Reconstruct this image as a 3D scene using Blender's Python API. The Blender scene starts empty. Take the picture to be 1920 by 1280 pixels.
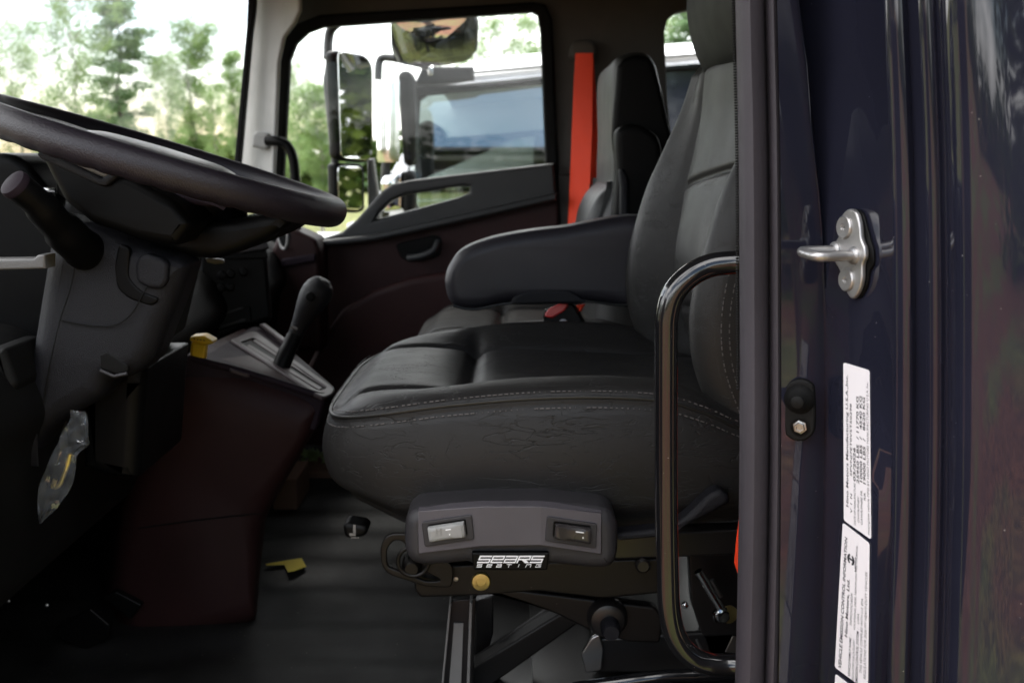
import bpy, bmesh, math, random
from mathutils import Vector, Matrix, noise as mnoise
R = math.radians
random.seed(11)
scene = bpy.context.scene
C = scene.collection

# ------------------------------------------------------------------ camera geometry (photo pixels 1920x1280 -> metres)
FPX = 1867.0; PITCH = R(10.5); HC = 1.75
CP, SP = math.cos(PITCH), math.sin(PITCH)
EYE = Vector((0, 0, HC))
def ray(px, py):
    a = (px - 960) / FPX; b = (py - 640) / FPX
    return Vector((a, CP - b * SP, -SP - b * CP))
def P(px, py, Y):
    d = ray(px, py); return EYE + d * (Y / d.y)
def PZ(px, py, z):
    d = ray(px, py); return EYE + d * ((z - HC) / d.z)
def PN(px, py, O, n):
    d = ray(px, py); return EYE + d * ((O - EYE).dot(n) / d.dot(n))

# ------------------------------------------------------------------ materials
def nodes(name):
    m = bpy.data.materials.new(name); m.use_nodes = True
    nt = m.node_tree; return m, nt, nt.nodes, nt.links
def sock(n, *names):
    for k in names:
        if k in n.inputs: return n.inputs[k]
def mat(name, col, rough=.5, metal=0., coat=0., bump=(400, .05), var=.12, rvar=.08, spec=.5, crackle=None):
    m, nt, N, L = nodes(name)
    b = N['Principled BSDF']
    tc = N.new('ShaderNodeTexCoord')
    nz = N.new('ShaderNodeTexNoise'); nz.inputs['Scale'].default_value = 9; nz.inputs['Detail'].default_value = 5
    L.new(tc.outputs['Object'], nz.inputs['Vector'])
    r = N.new('ShaderNodeValToRGB')
    lo = [max(0, c * (1 - var)) for c in col]; hi = [min(1, c * (1 + var)) for c in col]
    r.color_ramp.elements[0].color = (*lo, 1); r.color_ramp.elements[1].color = (*hi, 1)
    r.color_ramp.elements[0].position = .3; r.color_ramp.elements[1].position = .7
    L.new(nz.outputs['Fac'], r.inputs['Fac']); L.new(r.outputs['Color'], b.inputs['Base Color'])
    mr = N.new('ShaderNodeMapRange'); mr.inputs['To Min'].default_value = max(.02, rough - rvar); mr.inputs['To Max'].default_value = min(1, rough + rvar)
    n3 = N.new('ShaderNodeTexNoise'); n3.inputs['Scale'].default_value = 23; n3.inputs['Detail'].default_value = 6
    L.new(tc.outputs['Object'], n3.inputs['Vector'])
    L.new(n3.outputs['Fac'], mr.inputs['Value']); L.new(mr.outputs['Result'], b.inputs['Roughness'])
    b.inputs['Metallic'].default_value = metal
    sock(b, 'Coat Weight', 'Clearcoat').default_value = coat
    sock(b, 'Specular IOR Level', 'Specular').default_value = spec
    prev = None
    if bump:
        n2 = N.new('ShaderNodeTexNoise'); n2.inputs['Scale'].default_value = bump[0]; n2.inputs['Detail'].default_value = 4
        L.new(tc.outputs['Object'], n2.inputs['Vector'])
        bp = N.new('ShaderNodeBump'); bp.inputs['Strength'].default_value = bump[1]; bp.inputs['Distance'].default_value = .002
        L.new(n2.outputs['Fac'], bp.inputs['Height']); prev = bp
    if crackle:
        # leather creases: warped cell edges, two sizes, broken up by a mask
        for sc_, st, thr, rot in crackle:
            mp = N.new('ShaderNodeMapping'); mp.inputs['Rotation'].default_value = (R(rot * .4), R(rot), R(rot * .3)); mp.inputs['Scale'].default_value = (.42, 1, 1.5)
            L.new(tc.outputs['Object'], mp.inputs['Vector'])
            wn = N.new('ShaderNodeTexNoise'); wn.inputs['Scale'].default_value = sc_; wn.inputs['Detail'].default_value = 3.5; wn.inputs['Distortion'].default_value = .6
            L.new(mp.outputs[0], wn.inputs['Vector'])
            sb_ = N.new('ShaderNodeMath'); sb_.operation = 'SUBTRACT'; sb_.inputs[1].default_value = .5; L.new(wn.outputs['Fac'], sb_.inputs[0])
            ab = N.new('ShaderNodeMath'); ab.operation = 'ABSOLUTE'; L.new(sb_.outputs[0], ab.inputs[0])
            v2 = N.new('ShaderNodeMapRange'); v2.inputs['From Max'].default_value = thr
            L.new(ab.outputs[0], v2.inputs['Value'])
            mk = N.new('ShaderNodeTexNoise'); mk.inputs['Scale'].default_value = sc_ * .5; mk.inputs['Detail'].default_value = 2
            L.new(tc.outputs['Object'], mk.inputs['Vector'])
            mm = N.new('ShaderNodeMapRange'); mm.inputs['From Min'].default_value = .47; mm.inputs['From Max'].default_value = .57
            L.new(mk.outputs['Fac'], mm.inputs['Value'])
            mx = N.new('ShaderNodeMath'); mx.operation = 'MAXIMUM'
            iv = N.new('ShaderNodeMath'); iv.operation = 'SUBTRACT'; iv.inputs[0].default_value = 1
            L.new(mm.outputs[0], iv.inputs[1])
            L.new(v2.outputs[0], mx.inputs[0]); L.new(iv.outputs[0], mx.inputs[1])
            b2 = N.new('ShaderNodeBump'); b2.inputs['Strength'].default_value = st; b2.inputs['Distance'].default_value = .0012
            L.new(mx.outputs[0], b2.inputs['Height'])
            if prev: L.new(prev.outputs['Normal'], b2.inputs['Normal'])
            prev = b2
    if prev: L.new(prev.outputs['Normal'], b.inputs['Normal'])
    return m
def glass_mat(name, tint=(1, 1, 1), refl=1.0, ior=1.45, dust=.0):
    m, nt, N, L = nodes(name)
    out = N['Material Output']; N.remove(N['Principled BSDF'])
    tr = N.new('ShaderNodeBsdfTransparent'); tr.inputs['Color'].default_value = (*tint, 1)
    gl = N.new('ShaderNodeBsdfGlossy'); gl.inputs['Roughness'].default_value = .01
    fr = N.new('ShaderNodeFresnel'); fr.inputs['IOR'].default_value = ior
    mu = N.new('ShaderNodeMath'); mu.operation = 'MULTIPLY'; mu.inputs[1].default_value = refl; mu.use_clamp = True
    L.new(fr.outputs[0], mu.inputs[0])
    mx = N.new('ShaderNodeMixShader'); L.new(mu.outputs[0], mx.inputs[0]); L.new(tr.outputs[0], mx.inputs[1]); L.new(gl.outputs[0], mx.inputs[2])
    last = mx
    if dust:
        df = N.new('ShaderNodeBsdfDiffuse'); df.inputs['Color'].default_value = (.7, .75, .8, 1)
        tc = N.new('ShaderNodeTexCoord'); nz = N.new('ShaderNodeTexNoise'); nz.inputs['Scale'].default_value = 30
        L.new(tc.outputs['Object'], nz.inputs['Vector'])
        ml = N.new('ShaderNodeMath'); ml.operation = 'MULTIPLY'; ml.inputs[1].default_value = dust
        L.new(nz.outputs['Fac'], ml.inputs[0])
        m2 = N.new('ShaderNodeMixShader'); L.new(ml.outputs[0], m2.inputs[0]); L.new(mx.outputs[0], m2.inputs[1]); L.new(df.outputs[0], m2.inputs[2]); last = m2
    L.new(last.outputs[0], out.inputs['Surface'])
    return m
def leaf_mat(name, col, col2):
    m, nt, N, L = nodes(name)
    out = N['Material Output']; N.remove(N['Principled BSDF'])
    tc = N.new('ShaderNodeTexCoord'); nz = N.new('ShaderNodeTexNoise'); nz.inputs['Scale'].default_value = 1.1; nz.inputs['Detail'].default_value = 4
    L.new(tc.outputs['Object'], nz.inputs['Vector'])
    r = N.new('ShaderNodeValToRGB'); r.color_ramp.elements[0].color = (*col, 1); r.color_ramp.elements[1].color = (*col2, 1)
    r.color_ramp.elements[0].position = .35; r.color_ramp.elements[1].position = .65
    L.new(nz.outputs['Fac'], r.inputs['Fac'])
    d = N.new('ShaderNodeBsdfDiffuse'); t = N.new('ShaderNodeBsdfTranslucent')
    L.new(r.outputs['Color'], d.inputs['Color']); L.new(r.outputs['Color'], t.inputs['Color'])
    mx = N.new('ShaderNodeMixShader'); mx.inputs[0].default_value = .5
    L.new(d.outputs[0], mx.inputs[1]); L.new(t.outputs[0], mx.inputs[2]); L.new(mx.outputs[0], out.inputs['Surface'])
    return m

M = {}
LC = [(22, .62, .011, 25), (30, .55, .011, -38), (54, .40, .013, 65)]
M['leather'] = mat('seat leather', (.0175, .0165, .0160), .50, bump=(900, .12), crackle=LC, spec=.31)
M['leather_back'] = mat('backrest leather', (.0150, .0143, .0135), .48, bump=(900, .12), crackle=[(q[0] * 1.6, q[1] * .5, q[2], q[3]) for q in LC], spec=.40)
M['leather_plain'] = mat('smooth seat leather', (.0135, .0132, .0122), .42, bump=(900, .10), spec=.5)
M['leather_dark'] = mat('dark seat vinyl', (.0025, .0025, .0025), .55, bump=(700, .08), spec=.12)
M['headrest'] = mat('shaded headrest leather', (.0065, .0066, .006), .55, bump=(900, .10), spec=.15)  # darker than the backrest leather; the headrest's shade is put into the colour
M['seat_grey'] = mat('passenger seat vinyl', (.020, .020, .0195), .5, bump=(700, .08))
M['arm'] = mat('armrest vinyl', (.0170, .0155, .0205), .5, bump=(800, .12))
M['thread'] = mat('stitch thread', (.11, .10, .098), .7, bump=None)
M['wheel'] = mat('wheel leather', (.0165, .0130, .0185), .42, bump=(520, .35))
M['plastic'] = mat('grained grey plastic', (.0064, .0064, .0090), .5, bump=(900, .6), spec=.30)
M['panel_plastic'] = mat('panel plastic', (.026, .0245, .0275), .5, bump=(1500, .3))  # one even tone for housing, bezels and trim edges
M['panel_face_lit'] = mat('lit panel face plastic', (.080, .073, .083), .5, bump=(1500, .3))  # lighter copy of the housing plastic; light on the centre put into the colour
M['maroon_door'] = mat('maroon door trim', (.040, .0160, .0155), .55, bump=(900, .15), spec=.25)
M['black'] = mat('black plastic', (.0022, .0022, .0023), .45, bump=(900, .12), spec=.13)
M['black_gloss'] = mat('black gloss metal', (.006, .006, .007), .16, coat=.6, bump=(14, .02))
M['rail_black'] = mat('black painted steel', (.010, .009, .009), .32, bump=(300, .06))
M['bracket'] = mat('bronze black steel', (.0048, .0040, .0036), .42, bump=(300, .06), spec=.3)
M['rubber'] = mat('black rubber', (.003, .003, .003), .65, bump=(500, .1), spec=.2)
M['seal'] = mat('weatherstrip rubber', (.037, .032, .040), .62, bump=(1400, .3))
M['paint'] = mat('dark navy body paint', (.0132, .0138, .0240), .035, coat=.08, bump=(7, .012), rvar=.015)
M['maroon'] = mat('maroon brown trim', (.022, .0085, .0082), .55, bump=(900, .15), spec=.2)
M['mauve_trim'] = mat('mauve console trim', (.018, .012, .017), .65, bump=(900, .12), spec=.12)  # mauve all over, a colour of its own
M['bezel'] = mat('bezel trim', (.060, .047, .049), .5, bump=(900, .08), spec=.25)
M['wall'] = mat('warm grey cab lining', (.085, .082, .077), .8, bump=(300, .1))
M['pillar'] = mat('pale grey pillar trim', (.40, .40, .385), .6, bump=(700, .1))
M['rail_trim'] = mat('charcoal door trim', (.027, .0275, .0285), .45, bump=(1000, .25), spec=.4)
M['silver'] = mat('cast zinc', (.42, .41, .405), .36, metal=.85, bump=(600, .15))
M['chrome'] = mat('chrome', (.75, .76, .77), .07, metal=1, bump=None)
M['mirror'] = mat('mirror glass', (.82, .84, .84), .015, metal=1, bump=None, var=.01, rvar=.0)
M['brass'] = mat('yellow zinc bolt', (.62, .50, .20), .35, metal=.9, bump=(200, .2), var=.25)
M['steel'] = mat('bare steel', (.35, .35, .35), .3, metal=1, bump=(300, .1))
M['orange'] = mat('orange seat belt webbing', (1.0, .055, .006), .6, bump=(1500, .25), var=.0)
M['red'] = mat('red release button', (.72, .03, .03), .35, bump=None)
M['yellow'] = mat('yellow plastic', (.62, .40, .02), .45, bump=(500, .1))
M['yellow_tag'] = mat('yellow paper tag', (.62, .48, .04), .7, bump=(200, .1))
M['grey_switch'] = mat('light grey switch plastic', (.26, .26, .255), .4, bump=(900, .08))
M['dark_switch'] = mat('dark gloss switch plastic', (.03, .027, .027), .28, bump=None)
M['white'] = mat('white print', (.82, .82, .84), .6, bump=None, var=.01)
M['label'] = mat('white sticker vinyl', (.80, .77, .80), .5, bump=(60, .03), var=.03)
M['ink'] = mat('black ink', (.02, .02, .025), .6, bump=None)
M['mat'] = mat('black ribbed rubber floor', (.0075, .0075, .0075), .55, bump=(60, .3), var=.7, spec=.28)
M['board'] = mat('brown cardboard', (.16, .085, .055), .8, bump=(200, .1))
M['white_paint'] = mat('white truck paint', (.80, .80, .82), .25, coat=.5, bump=None, var=.02)
M['navy_glass'] = mat('dark tinted glass', (.012, .014, .03), .04, coat=.2, bump=None)
M['strip'] = mat('satin strip', (.16, .155, .15), .4, bump=(500, .2))
M['headliner'] = mat('headliner cloth', (.10, .098, .093), .9, bump=(400, .15))
M['bark'] = mat('bark', (.10, .085, .07), .9, bump=(30, .6), var=.35)
M['bark_pale'] = mat('pale bark', (.30, .28, .25), .9, bump=(30, .5), var=.35)
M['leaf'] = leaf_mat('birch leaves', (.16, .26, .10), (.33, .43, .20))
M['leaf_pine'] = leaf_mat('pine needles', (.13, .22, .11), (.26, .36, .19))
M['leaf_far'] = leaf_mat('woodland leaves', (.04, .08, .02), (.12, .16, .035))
M['window'] = glass_mat('window glass', (.97, .985, .98), .5, dust=.004)
M['windshield'] = glass_mat('windshield glass', (.97, .985, .985), .15, dust=.028)
M['truck_glass'] = glass_mat('tinted side glass', (.62, .70, .66), 8.0, dust=.0)
M['bag'] = glass_mat('clear plastic film', (.86, .86, .90), .45, dust=.16)

def add_dust(m, scale=230, amt=.055, col=(.30, .28, .27)):
    nt = m.node_tree; N, L = nt.nodes, nt.links; b = N['Principled BSDF']
    src = b.inputs['Base Color'].links[0].from_socket
    tc = N.new('ShaderNodeTexCoord'); v = N.new('ShaderNodeTexVoronoi'); v.inputs['Scale'].default_value = scale; L.new(tc.outputs['Object'], v.inputs['Vector'])
    wn = N.new('ShaderNodeMath'); wn.operation = 'LESS_THAN'; wn.inputs[1].default_value = .11; L.new(v.outputs['Distance'], wn.inputs[0])
    sp_ = N.new('ShaderNodeSeparateColor'); L.new(v.outputs['Color'], sp_.inputs[0])
    lt = N.new('ShaderNodeMath'); lt.operation = 'LESS_THAN'; lt.inputs[1].default_value = amt; L.new(sp_.outputs[0], lt.inputs[0])
    mu = N.new('ShaderNodeMath'); mu.operation = 'MULTIPLY'; L.new(wn.outputs[0], mu.inputs[0]); L.new(lt.outputs[0], mu.inputs[1])
    mx = N.new('ShaderNodeMixRGB'); mx.inputs[2].default_value = (*col, 1); L.new(mu.outputs[0], mx.inputs[0]); L.new(src, mx.inputs[1]); L.new(mx.outputs[0], b.inputs['Base Color'])
add_dust(M['paint'], amt=.018, col=(.2, .19, .19)); add_dust(M['mat'], 90, .10, (.16, .14, .12)); add_dust(M['bracket'], 200, .05, (.12, .11, .10)); add_dust(M['black_gloss'], 260, .05)
# ground: leaf mulch and gravel
def ground_mat():
    m, nt, N, L = nodes('leaf litter and gravel'); b = N['Principled BSDF']
    tc = N.new('ShaderNodeTexCoord')
    n1 = N.new('ShaderNodeTexNoise'); n1.inputs['Scale'].default_value = .35; n1.inputs['Detail'].default_value = 6
    v = N.new('ShaderNodeTexVoronoi'); v.inputs['Scale'].default_value = 14
    for n in (n1, v): L.new(tc.outputs['Object'], n.inputs['Vector'])
    r1 = N.new('ShaderNodeValToRGB'); e = r1.color_ramp.elements
    e[0].color = (.19, .082, .050, 1); e[0].position = .46; e[1].color = (.15, .17, .05, 1); e[1].position = .60
    sx = N.new('ShaderNodeSeparateXYZ'); L.new(tc.outputs['Object'], sx.inputs[0])
    my = N.new('ShaderNodeMapRange'); my.inputs['From Min'].default_value = 1.5; my.inputs['From Max'].default_value = 3.2; my.inputs['To Max'].default_value = .16
    L.new(sx.outputs['Y'], my.inputs['Value'])
    ay = N.new('ShaderNodeMath'); L.new(n1.outputs['Fac'], ay.inputs[0]); L.new(my.outputs[0], ay.inputs[1])
    L.new(ay.outputs[0], r1.inputs['Fac'])
    r2 = N.new('ShaderNodeValToRGB'); r2.color_ramp.elements[0].color = (.12, .11, .11, 1); r2.color_ramp.elements[1].color = (2.0, 1.8, 1.7, 1)
    L.new(v.outputs['Color'], r2.inputs['Fac'])
    mx = N.new('ShaderNodeMixRGB'); mx.blend_type = 'MULTIPLY'; mx.inputs[0].default_value = .8
    L.new(r1.outputs[0], mx.inputs[1]); L.new(r2.outputs[0], mx.inputs[2]); L.new(mx.outputs[0], b.inputs['Base Color'])
    b.inputs['Roughness'].default_value = .9
    bp = N.new('ShaderNodeBump'); bp.inputs['Distance'].default_value = .03; L.new(v.outputs['Distance'], bp.inputs['Height']); L.new(bp.outputs[0], b.inputs['Normal'])
    return m
M['ground'] = ground_mat()

# ------------------------------------------------------------------ object helpers
def tag(o, label, cat, group=None):
    o['label'] = label; o['category'] = cat
    if group: o['group'] = group
    return o
def thing(name, label, cat, loc=(0, 0, 0), group=None):
    o = bpy.data.objects.new(name, None); o.empty_display_size = .1; C.objects.link(o)
    o.location = loc; return tag(o, label, cat, group)
def wloc(o):
    v = Vector((0, 0, 0))
    while o: v += o.location; o = o.parent
    return v
def finish(name, me, m, parent=None, smooth=True, ang=38):
    bm = bmesh.new(); bm.from_mesh(me)
    bmesh.ops.remove_doubles(bm, verts=bm.verts, dist=1e-5)
    bmesh.ops.recalc_face_normals(bm, faces=bm.faces)
    bm.to_mesh(me); bm.free()
    o = bpy.data.objects.new(name, me); C.objects.link(o)
    me.materials.clear(); me.materials.append(m)
    if parent:
        me.transform(Matrix.Translation(-wloc(parent))); o.parent = parent
    if smooth:
        me.polygons.foreach_set('use_smooth', [True] * len(me.polygons)); me.set_sharp_from_angle(angle=R(ang))
    return o
class MB:
    def __init__(s): s.v = []; s.f = []
    def grid(s, rows, cu=False, cv=False, caps=False):
        b = len(s.v); n = len(rows[0]); m = len(rows)
        for r in rows: s.v += [tuple(p) for p in r]
        for i in range(m if cv else m - 1):
            for j in range(n if cu else n - 1):
                i2 = (i + 1) % m; j2 = (j + 1) % n
                s.f.append((b + i * n + j, b + i * n + j2, b + i2 * n + j2, b + i2 * n + j))
        if caps:
            s.f.append(tuple(b + j for j in range(n))); s.f.append(tuple(b + (m - 1) * n + j for j in reversed(range(n))))
        return s
    def tube(s, pts, r, n=12, closed=False, caps=True, squash=None):
        pts = [Vector(p) for p in pts]; m = len(pts); rows = []; up = None
        rr = r if isinstance(r, (list, tuple)) else [r] * m
        for i, p in enumerate(pts):
            a = pts[(i - 1) % m] if (closed or i > 0) else p; c = pts[(i + 1) % m] if (closed or i < m - 1) else p
            t = (c - a).normalized()
            if up is None: up = t.orthogonal().normalized()
            up = (up - t * up.dot(t)).normalized(); w = t.cross(up)
            rows.append([p + (up * math.cos(2 * math.pi * k / n) + w * math.sin(2 * math.pi * k / n)) * rr[i] for k in range(n)])
        return s.grid(rows, cu=True, cv=closed, caps=caps and not closed)
    def box(s, c, e, rot=None):
        c = Vector(c); b = len(s.v)
        for x in (-1, 1):
            for y in (-1, 1):
                for z in (-1, 1):
                    d = Vector((x * e[0] / 2, y * e[1] / 2, z * e[2] / 2))
                    if rot: d = rot @ d
                    s.v.append(tuple(c + d))
        for q in ((0, 1, 3, 2), (4, 6, 7, 5), (0, 4, 5, 1), (2, 3, 7, 6), (0, 2, 6, 4), (1, 5, 7, 3)): s.f.append(tuple(b + i for i in q))
        return s
    def lathe(s, o, axis, prof, n=20):
        o = Vector(o); ax = Vector(axis).normalized(); u = ax.orthogonal().normalized(); w = ax.cross(u)
        rows = [[o + ax * h + (u * math.cos(2 * math.pi * k / n) + w * math.sin(2 * math.pi * k / n)) * max(r, 1e-4) for k in range(n)] for r, h in prof]
        return s.grid(rows, cu=True, caps=True)
    def poly(s, pts):
        b = len(s.v); s.v += [tuple(p) for p in pts]; s.f.append(tuple(range(b, b + len(pts)))); return s
    def build(s, name, m, parent=None, smooth=True, ang=38, bevel=0, seg=2):
        me = bpy.data.meshes.new(name); me.from_pydata(s.v, [], s.f)
        o = finish(name, me, m, parent, smooth, ang)
        if bevel:
            md = o.modifiers.new('edge', 'BEVEL'); md.width = bevel; md.segments = seg; md.limit_method = 'ANGLE'; md.angle_limit = R(30); md.harden_normals = True
        return o
def crom(pts, k=6, closed=False):
    pts = [Vector(p) for p in pts]; n = len(pts); out = []
    for i in range(n if closed else n - 1):
        p0 = pts[(i - 1) % n] if (closed or i > 0) else pts[i]; p1 = pts[i]; p2 = pts[(i + 1) % n]
        p3 = pts[(i + 2) % n] if (closed or i + 2 < n) else p2
        for j in range(k):
            t = j / k
            out.append(.5 * ((2 * p1) + (p2 - p0) * t + (2 * p0 - 5 * p1 + 4 * p2 - p3) * t * t + (3 * p1 - p0 - 3 * p2 + p3) * t ** 3))
    if not closed: out.append(pts[-1])
    return out
def rnd(pts, r, k=5):
    n = len(pts); out = []
    for i in range(n):
        a = Vector(pts[i - 1]); b = Vector(pts[i]); c = Vector(pts[(i + 1) % n])
        la, lc = (a - b).length, (c - b).length; q = min(r, la * .48, lc * .48)
        s_ = b + (a - b) * (q / la); e_ = b + (c - b) * (q / lc)
        for j in range(k + 1):
            t = j / k; out.append(s_ * (1 - t) ** 2 + b * 2 * t * (1 - t) + e_ * t * t)
    return out
def slab2(name, loops, O, u, v, thick, m, parent=None, bevel=.002, ang=38, seg=3):
    """loops: 2D outlines (metres, in u/v from O); front face at O facing u x v, body behind it"""
    w = u.cross(v)
    bevel = min(bevel, thick * .49)
    cu = bpy.data.curves.new(name, 'CURVE'); cu.dimensions = '2D'; cu.fill_mode = 'BOTH'
    cu.extrude = thick / 2 - bevel; cu.bevel_depth = bevel; cu.offset = -bevel; cu.bevel_resolution = seg
    for lp in loops:
        sp = cu.splines.new('POLY'); sp.points.add(len(lp) - 1); sp.use_cyclic_u = True
        for q, p in zip(sp.points, lp): q.co = (p[0], p[1], 0, 1)
    o = bpy.data.objects.new('tmp', cu); C.objects.link(o)
    dg = bpy.context.evaluated_depsgraph_get(); dg.update()
    me = bpy.data.meshes.new_from_object(o.evaluated_get(dg)); bpy.data.objects.remove(o); bpy.data.curves.remove(cu)
    me.transform(Matrix.Translation(O - w * thick / 2) @ Matrix((u, v, w)).transposed().to_4x4())
    me.name = name
    o = finish(name, me, m, parent, True, ang)
    wn = o.modifiers.new('normals', 'WEIGHTED_NORMAL'); wn.keep_sharp = True; wn.weight = 100
    return o
XA, ZA = Vector((1, 0, 0)), Vector((0, 0, 1))
def slab(name, px, Y, thick, m, parent=None, bevel=.002, holes=(), r=0, curve=False, ang=38):
    """outline in photo pixels on the plane at depth Y, going thick metres away from the door opening"""
    loops = []
    for lp in [px, *holes]:
        q = [(p[0], p[1], 0) for p in lp]
        if curve: q = crom(q, 6, True)
        elif r: q = rnd(q, r)
        lp3 = [P(p[0], p[1], Y) for p in q]
        loops.append([(p.x, p.z - HC) for p in lp3])
    return slab2(name, loops, Vector((0, Y, HC)), XA, ZA, thick, m, parent, bevel, ang)
def slabn(name, px, O, n, thick, m, parent=None, bevel=.001, holes=(), r=0, curve=False, lift=0, ang=38):
    """the same on any plane through O with normal n (towards the viewer); lift moves it along n"""
    n = n.normalized(); v = (ZA - n * ZA.dot(n)).normalized() if abs(n.z) < .95 else (Vector((0, 1, 0)) - n * n.y).normalized(); u = v.cross(n)
    O2 = O + n * lift; loops = []
    for lp in [px, *holes]:
        q = [(p[0], p[1], 0) for p in lp]
        if curve: q = crom(q, 6, True)
        elif r: q = rnd(q, r)
        loops.append([((PN(p[0], p[1], O2, n) - O2).dot(u), (PN(p[0], p[1], O2, n) - O2).dot(v)) for p in q])
    return slab2(name, loops, O2, u, v, thick, m, parent, bevel, ang)
def lerpt(tab, x):
    if x <= tab[0][0]: return tab[0][1]
    for (a, b), (c, d) in zip(tab, tab[1:]):
        if x <= c:
            t = (x - a) / (c - a); return b + (d - b) * t
    return tab[-1][1]
def smt(tab, x):      # smooth interpolation of a table
    n = len(tab)
    if x <= tab[0][0]: return tab[0][1]
    if x >= tab[-1][0]: return tab[-1][1]
    for i in range(n - 1):
        if x <= tab[i + 1][0]:
            x1, y1 = tab[i]; x2, y2 = tab[i + 1]; t = (x - x1) / (x2 - x1)
            m1 = (y2 - tab[i - 1][1]) / (x2 - tab[i - 1][0]) * (x2 - x1) if i > 0 else y2 - y1
            m2 = (tab[i + 2][1] - y1) / (tab[i + 2][0] - x1) * (x2 - x1) if i + 2 < n else y2 - y1
            return (2 * t**3 - 3 * t * t + 1) * y1 + (t**3 - 2 * t * t + t) * m1 + (-2 * t**3 + 3 * t * t) * y2 + (t**3 - t * t) * m2
def sst(a, b, x):
    t = min(1, max(0, (x - a) / (b - a))); return t * t * (3 - 2 * t)
def text2d(body, size=1., bold=0., shear=0.):
    """2D outlines of a line of writing as (verts, faces, width)"""
    cu = bpy.data.curves.new('t', 'FONT'); cu.body = body; cu.size = size; cu.offset = bold; cu.shear = shear; cu.resolution_u = 2
    o = bpy.data.objects.new('t', cu); C.objects.link(o)
    dg = bpy.context.evaluated_depsgraph_get(); dg.update()
    me = bpy.data.meshes.new_from_object(o.evaluated_get(dg))
    vs = [(v.co.x, v.co.y) for v in me.vertices]; fs = [tuple(p.vertices) for p in me.polygons]
    bpy.data.objects.remove(o); bpy.data.curves.remove(cu); bpy.data.meshes.remove(me)
    return vs, fs, (max(v[0] for v in vs) if vs else 1)
# ------------------------------------------------------------------ setting: ground, truck cab shell
me = bpy.data.meshes.new('ground'); bm = bmesh.new()
bmesh.ops.create_grid(bm, x_segments=40, y_segments=40, size=220); bm.to_mesh(me); bm.free()
g = finish('ground', me, M['ground']); g['kind'] = 'structure'

cab = thing('truck_cab', 'dark navy truck cab seen through its open driver doorway, grey lined inside', 'truck', (0, 1.8, .9))
def part(name, parent=cab, label=None):
    o = bpy.data.objects.new(name, None); o.empty_display_size = .05; C.objects.link(o); o.parent = parent
    if label: o['label'] = label
    return o
# body panel of the doorway: columns of (pixel column shift table, base column, depth)
crease = [(-300, 1470), (0, 1496), (120, 1512), (250, 1522), (400, 1538), (640, 1548), (960, 1546), (1280, 1536), (1600, 1520)]
lean = [(-300, -24), (0, -12), (300, 0), (640, 4), (960, 2), (1280, -6), (1600, -18)]
Q1, Q2 = P(1546, 640, .862), P(1688, 640, .768)
NJ = ((Q2 - Q1).cross(ZA)); NJ = NJ if NJ.dot(EYE - Q1) > 0 else -NJ; NJ.normalize()
def jamb_pt(k, py):
    if k == 0: return P(1463 + smt(lean, py) * .5, py, .8684)
    if k == 1: return P(smt(crease, py) - 3, py, .872)
    if k == 2: return P(smt(crease, py) - 1.2, py, .8685)
    if k == 3: return P(smt(crease, py) + 1, py, .8645)
    if k == 4: return PN(smt(crease, py) + 4, py, Q1, NJ)
    q = jamb_cols[k - 5]; px = q[0] + smt(lean, py)
    return PN(px, py, Q1, NJ) if q[1] is None else P(px, py, q[1])
jamb_cols = [(1600, None), (1645, None), (1668, .7775), (1672, .7740), (1676, .7710), (1698, .7660), (1703, .7655), (1708, .7675), (1713, .7700), (1732, .7580), (1736, .7535), (1751, .7490), (1756, .7490),
             (1761, .743), (1766, .7435), (1770, .736), (1775, .7285), (1785, .719), (1800, .711), (1820, .705), (1840, .702), (1900, .700), (2080, .699), (2600, .699)]
rows = [[jamb_pt(k, py) for k in range(len(jamb_cols) + 5)] for py in range(-420, 1681, 60)]
MB().grid(rows).build('door_pillar', M['paint'], cab, ang=50)
# inner pillar post behind the painted panel
MB().box((.62, .96, 1.55), (.66, .09, 1.5)).build('inner_pillar', M['wall'], cab, bevel=.01)
# weatherstrip, two lips
wl = [(-300, -12), (0, -8), (250, -2), (500, 0), (900, 0), (1280, -8), (1600, -20)]
wc = [(1404, .930), (1388, .912), (1386, .893), (1390, .880), (1400, .870), (1414, .865), (1428, .868), (1437, .876), (1440, .886), (1442, .888), (1445, .878), (1451, .870), (1458, .868), (1465, .873), (1468, .876), (1469, .890)]
MB().grid([[P(px + smt(wl, py), py, y) for px, y in wc] for py in range(-420, 1681, 50)]).build('weatherstrip', M['seal'], cab, ang=60)
e = MB()
for i in range(170):                         # ribbed inner edge of the strip
    py = -150 + i * 5.2; c = P(1386 + smt(wl, py), py, .893); e.lathe(c + Vector((-.0016, 0, -.0009)), ZA, [(.0012, 0), (.0016, .0008), (.0012, .0018)], 6)
e.build('ribbed_edge', M['rubber'], cab)
# grab handle
h = [P(1475, 478, .95), P(1425, 485, .965), P(1390, 491, .975), P(1335, 497, .98), P(1295, 516, .98), P(1264, 548, .98), P(1251, 590, .98), P(1249, 650, .98), P(1249, 900, .98), P(1252, 1080, .98),
     P(1256, 1150, .98), P(1268, 1194, .98), P(1292, 1226, .98), P(1330, 1243, .98), P(1390, 1246, .975), P(1475, 1246, .95)]
MB().tube(crom(h, 7), .0118, 20).build('grab_handle', M['black_gloss'], cab)
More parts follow.
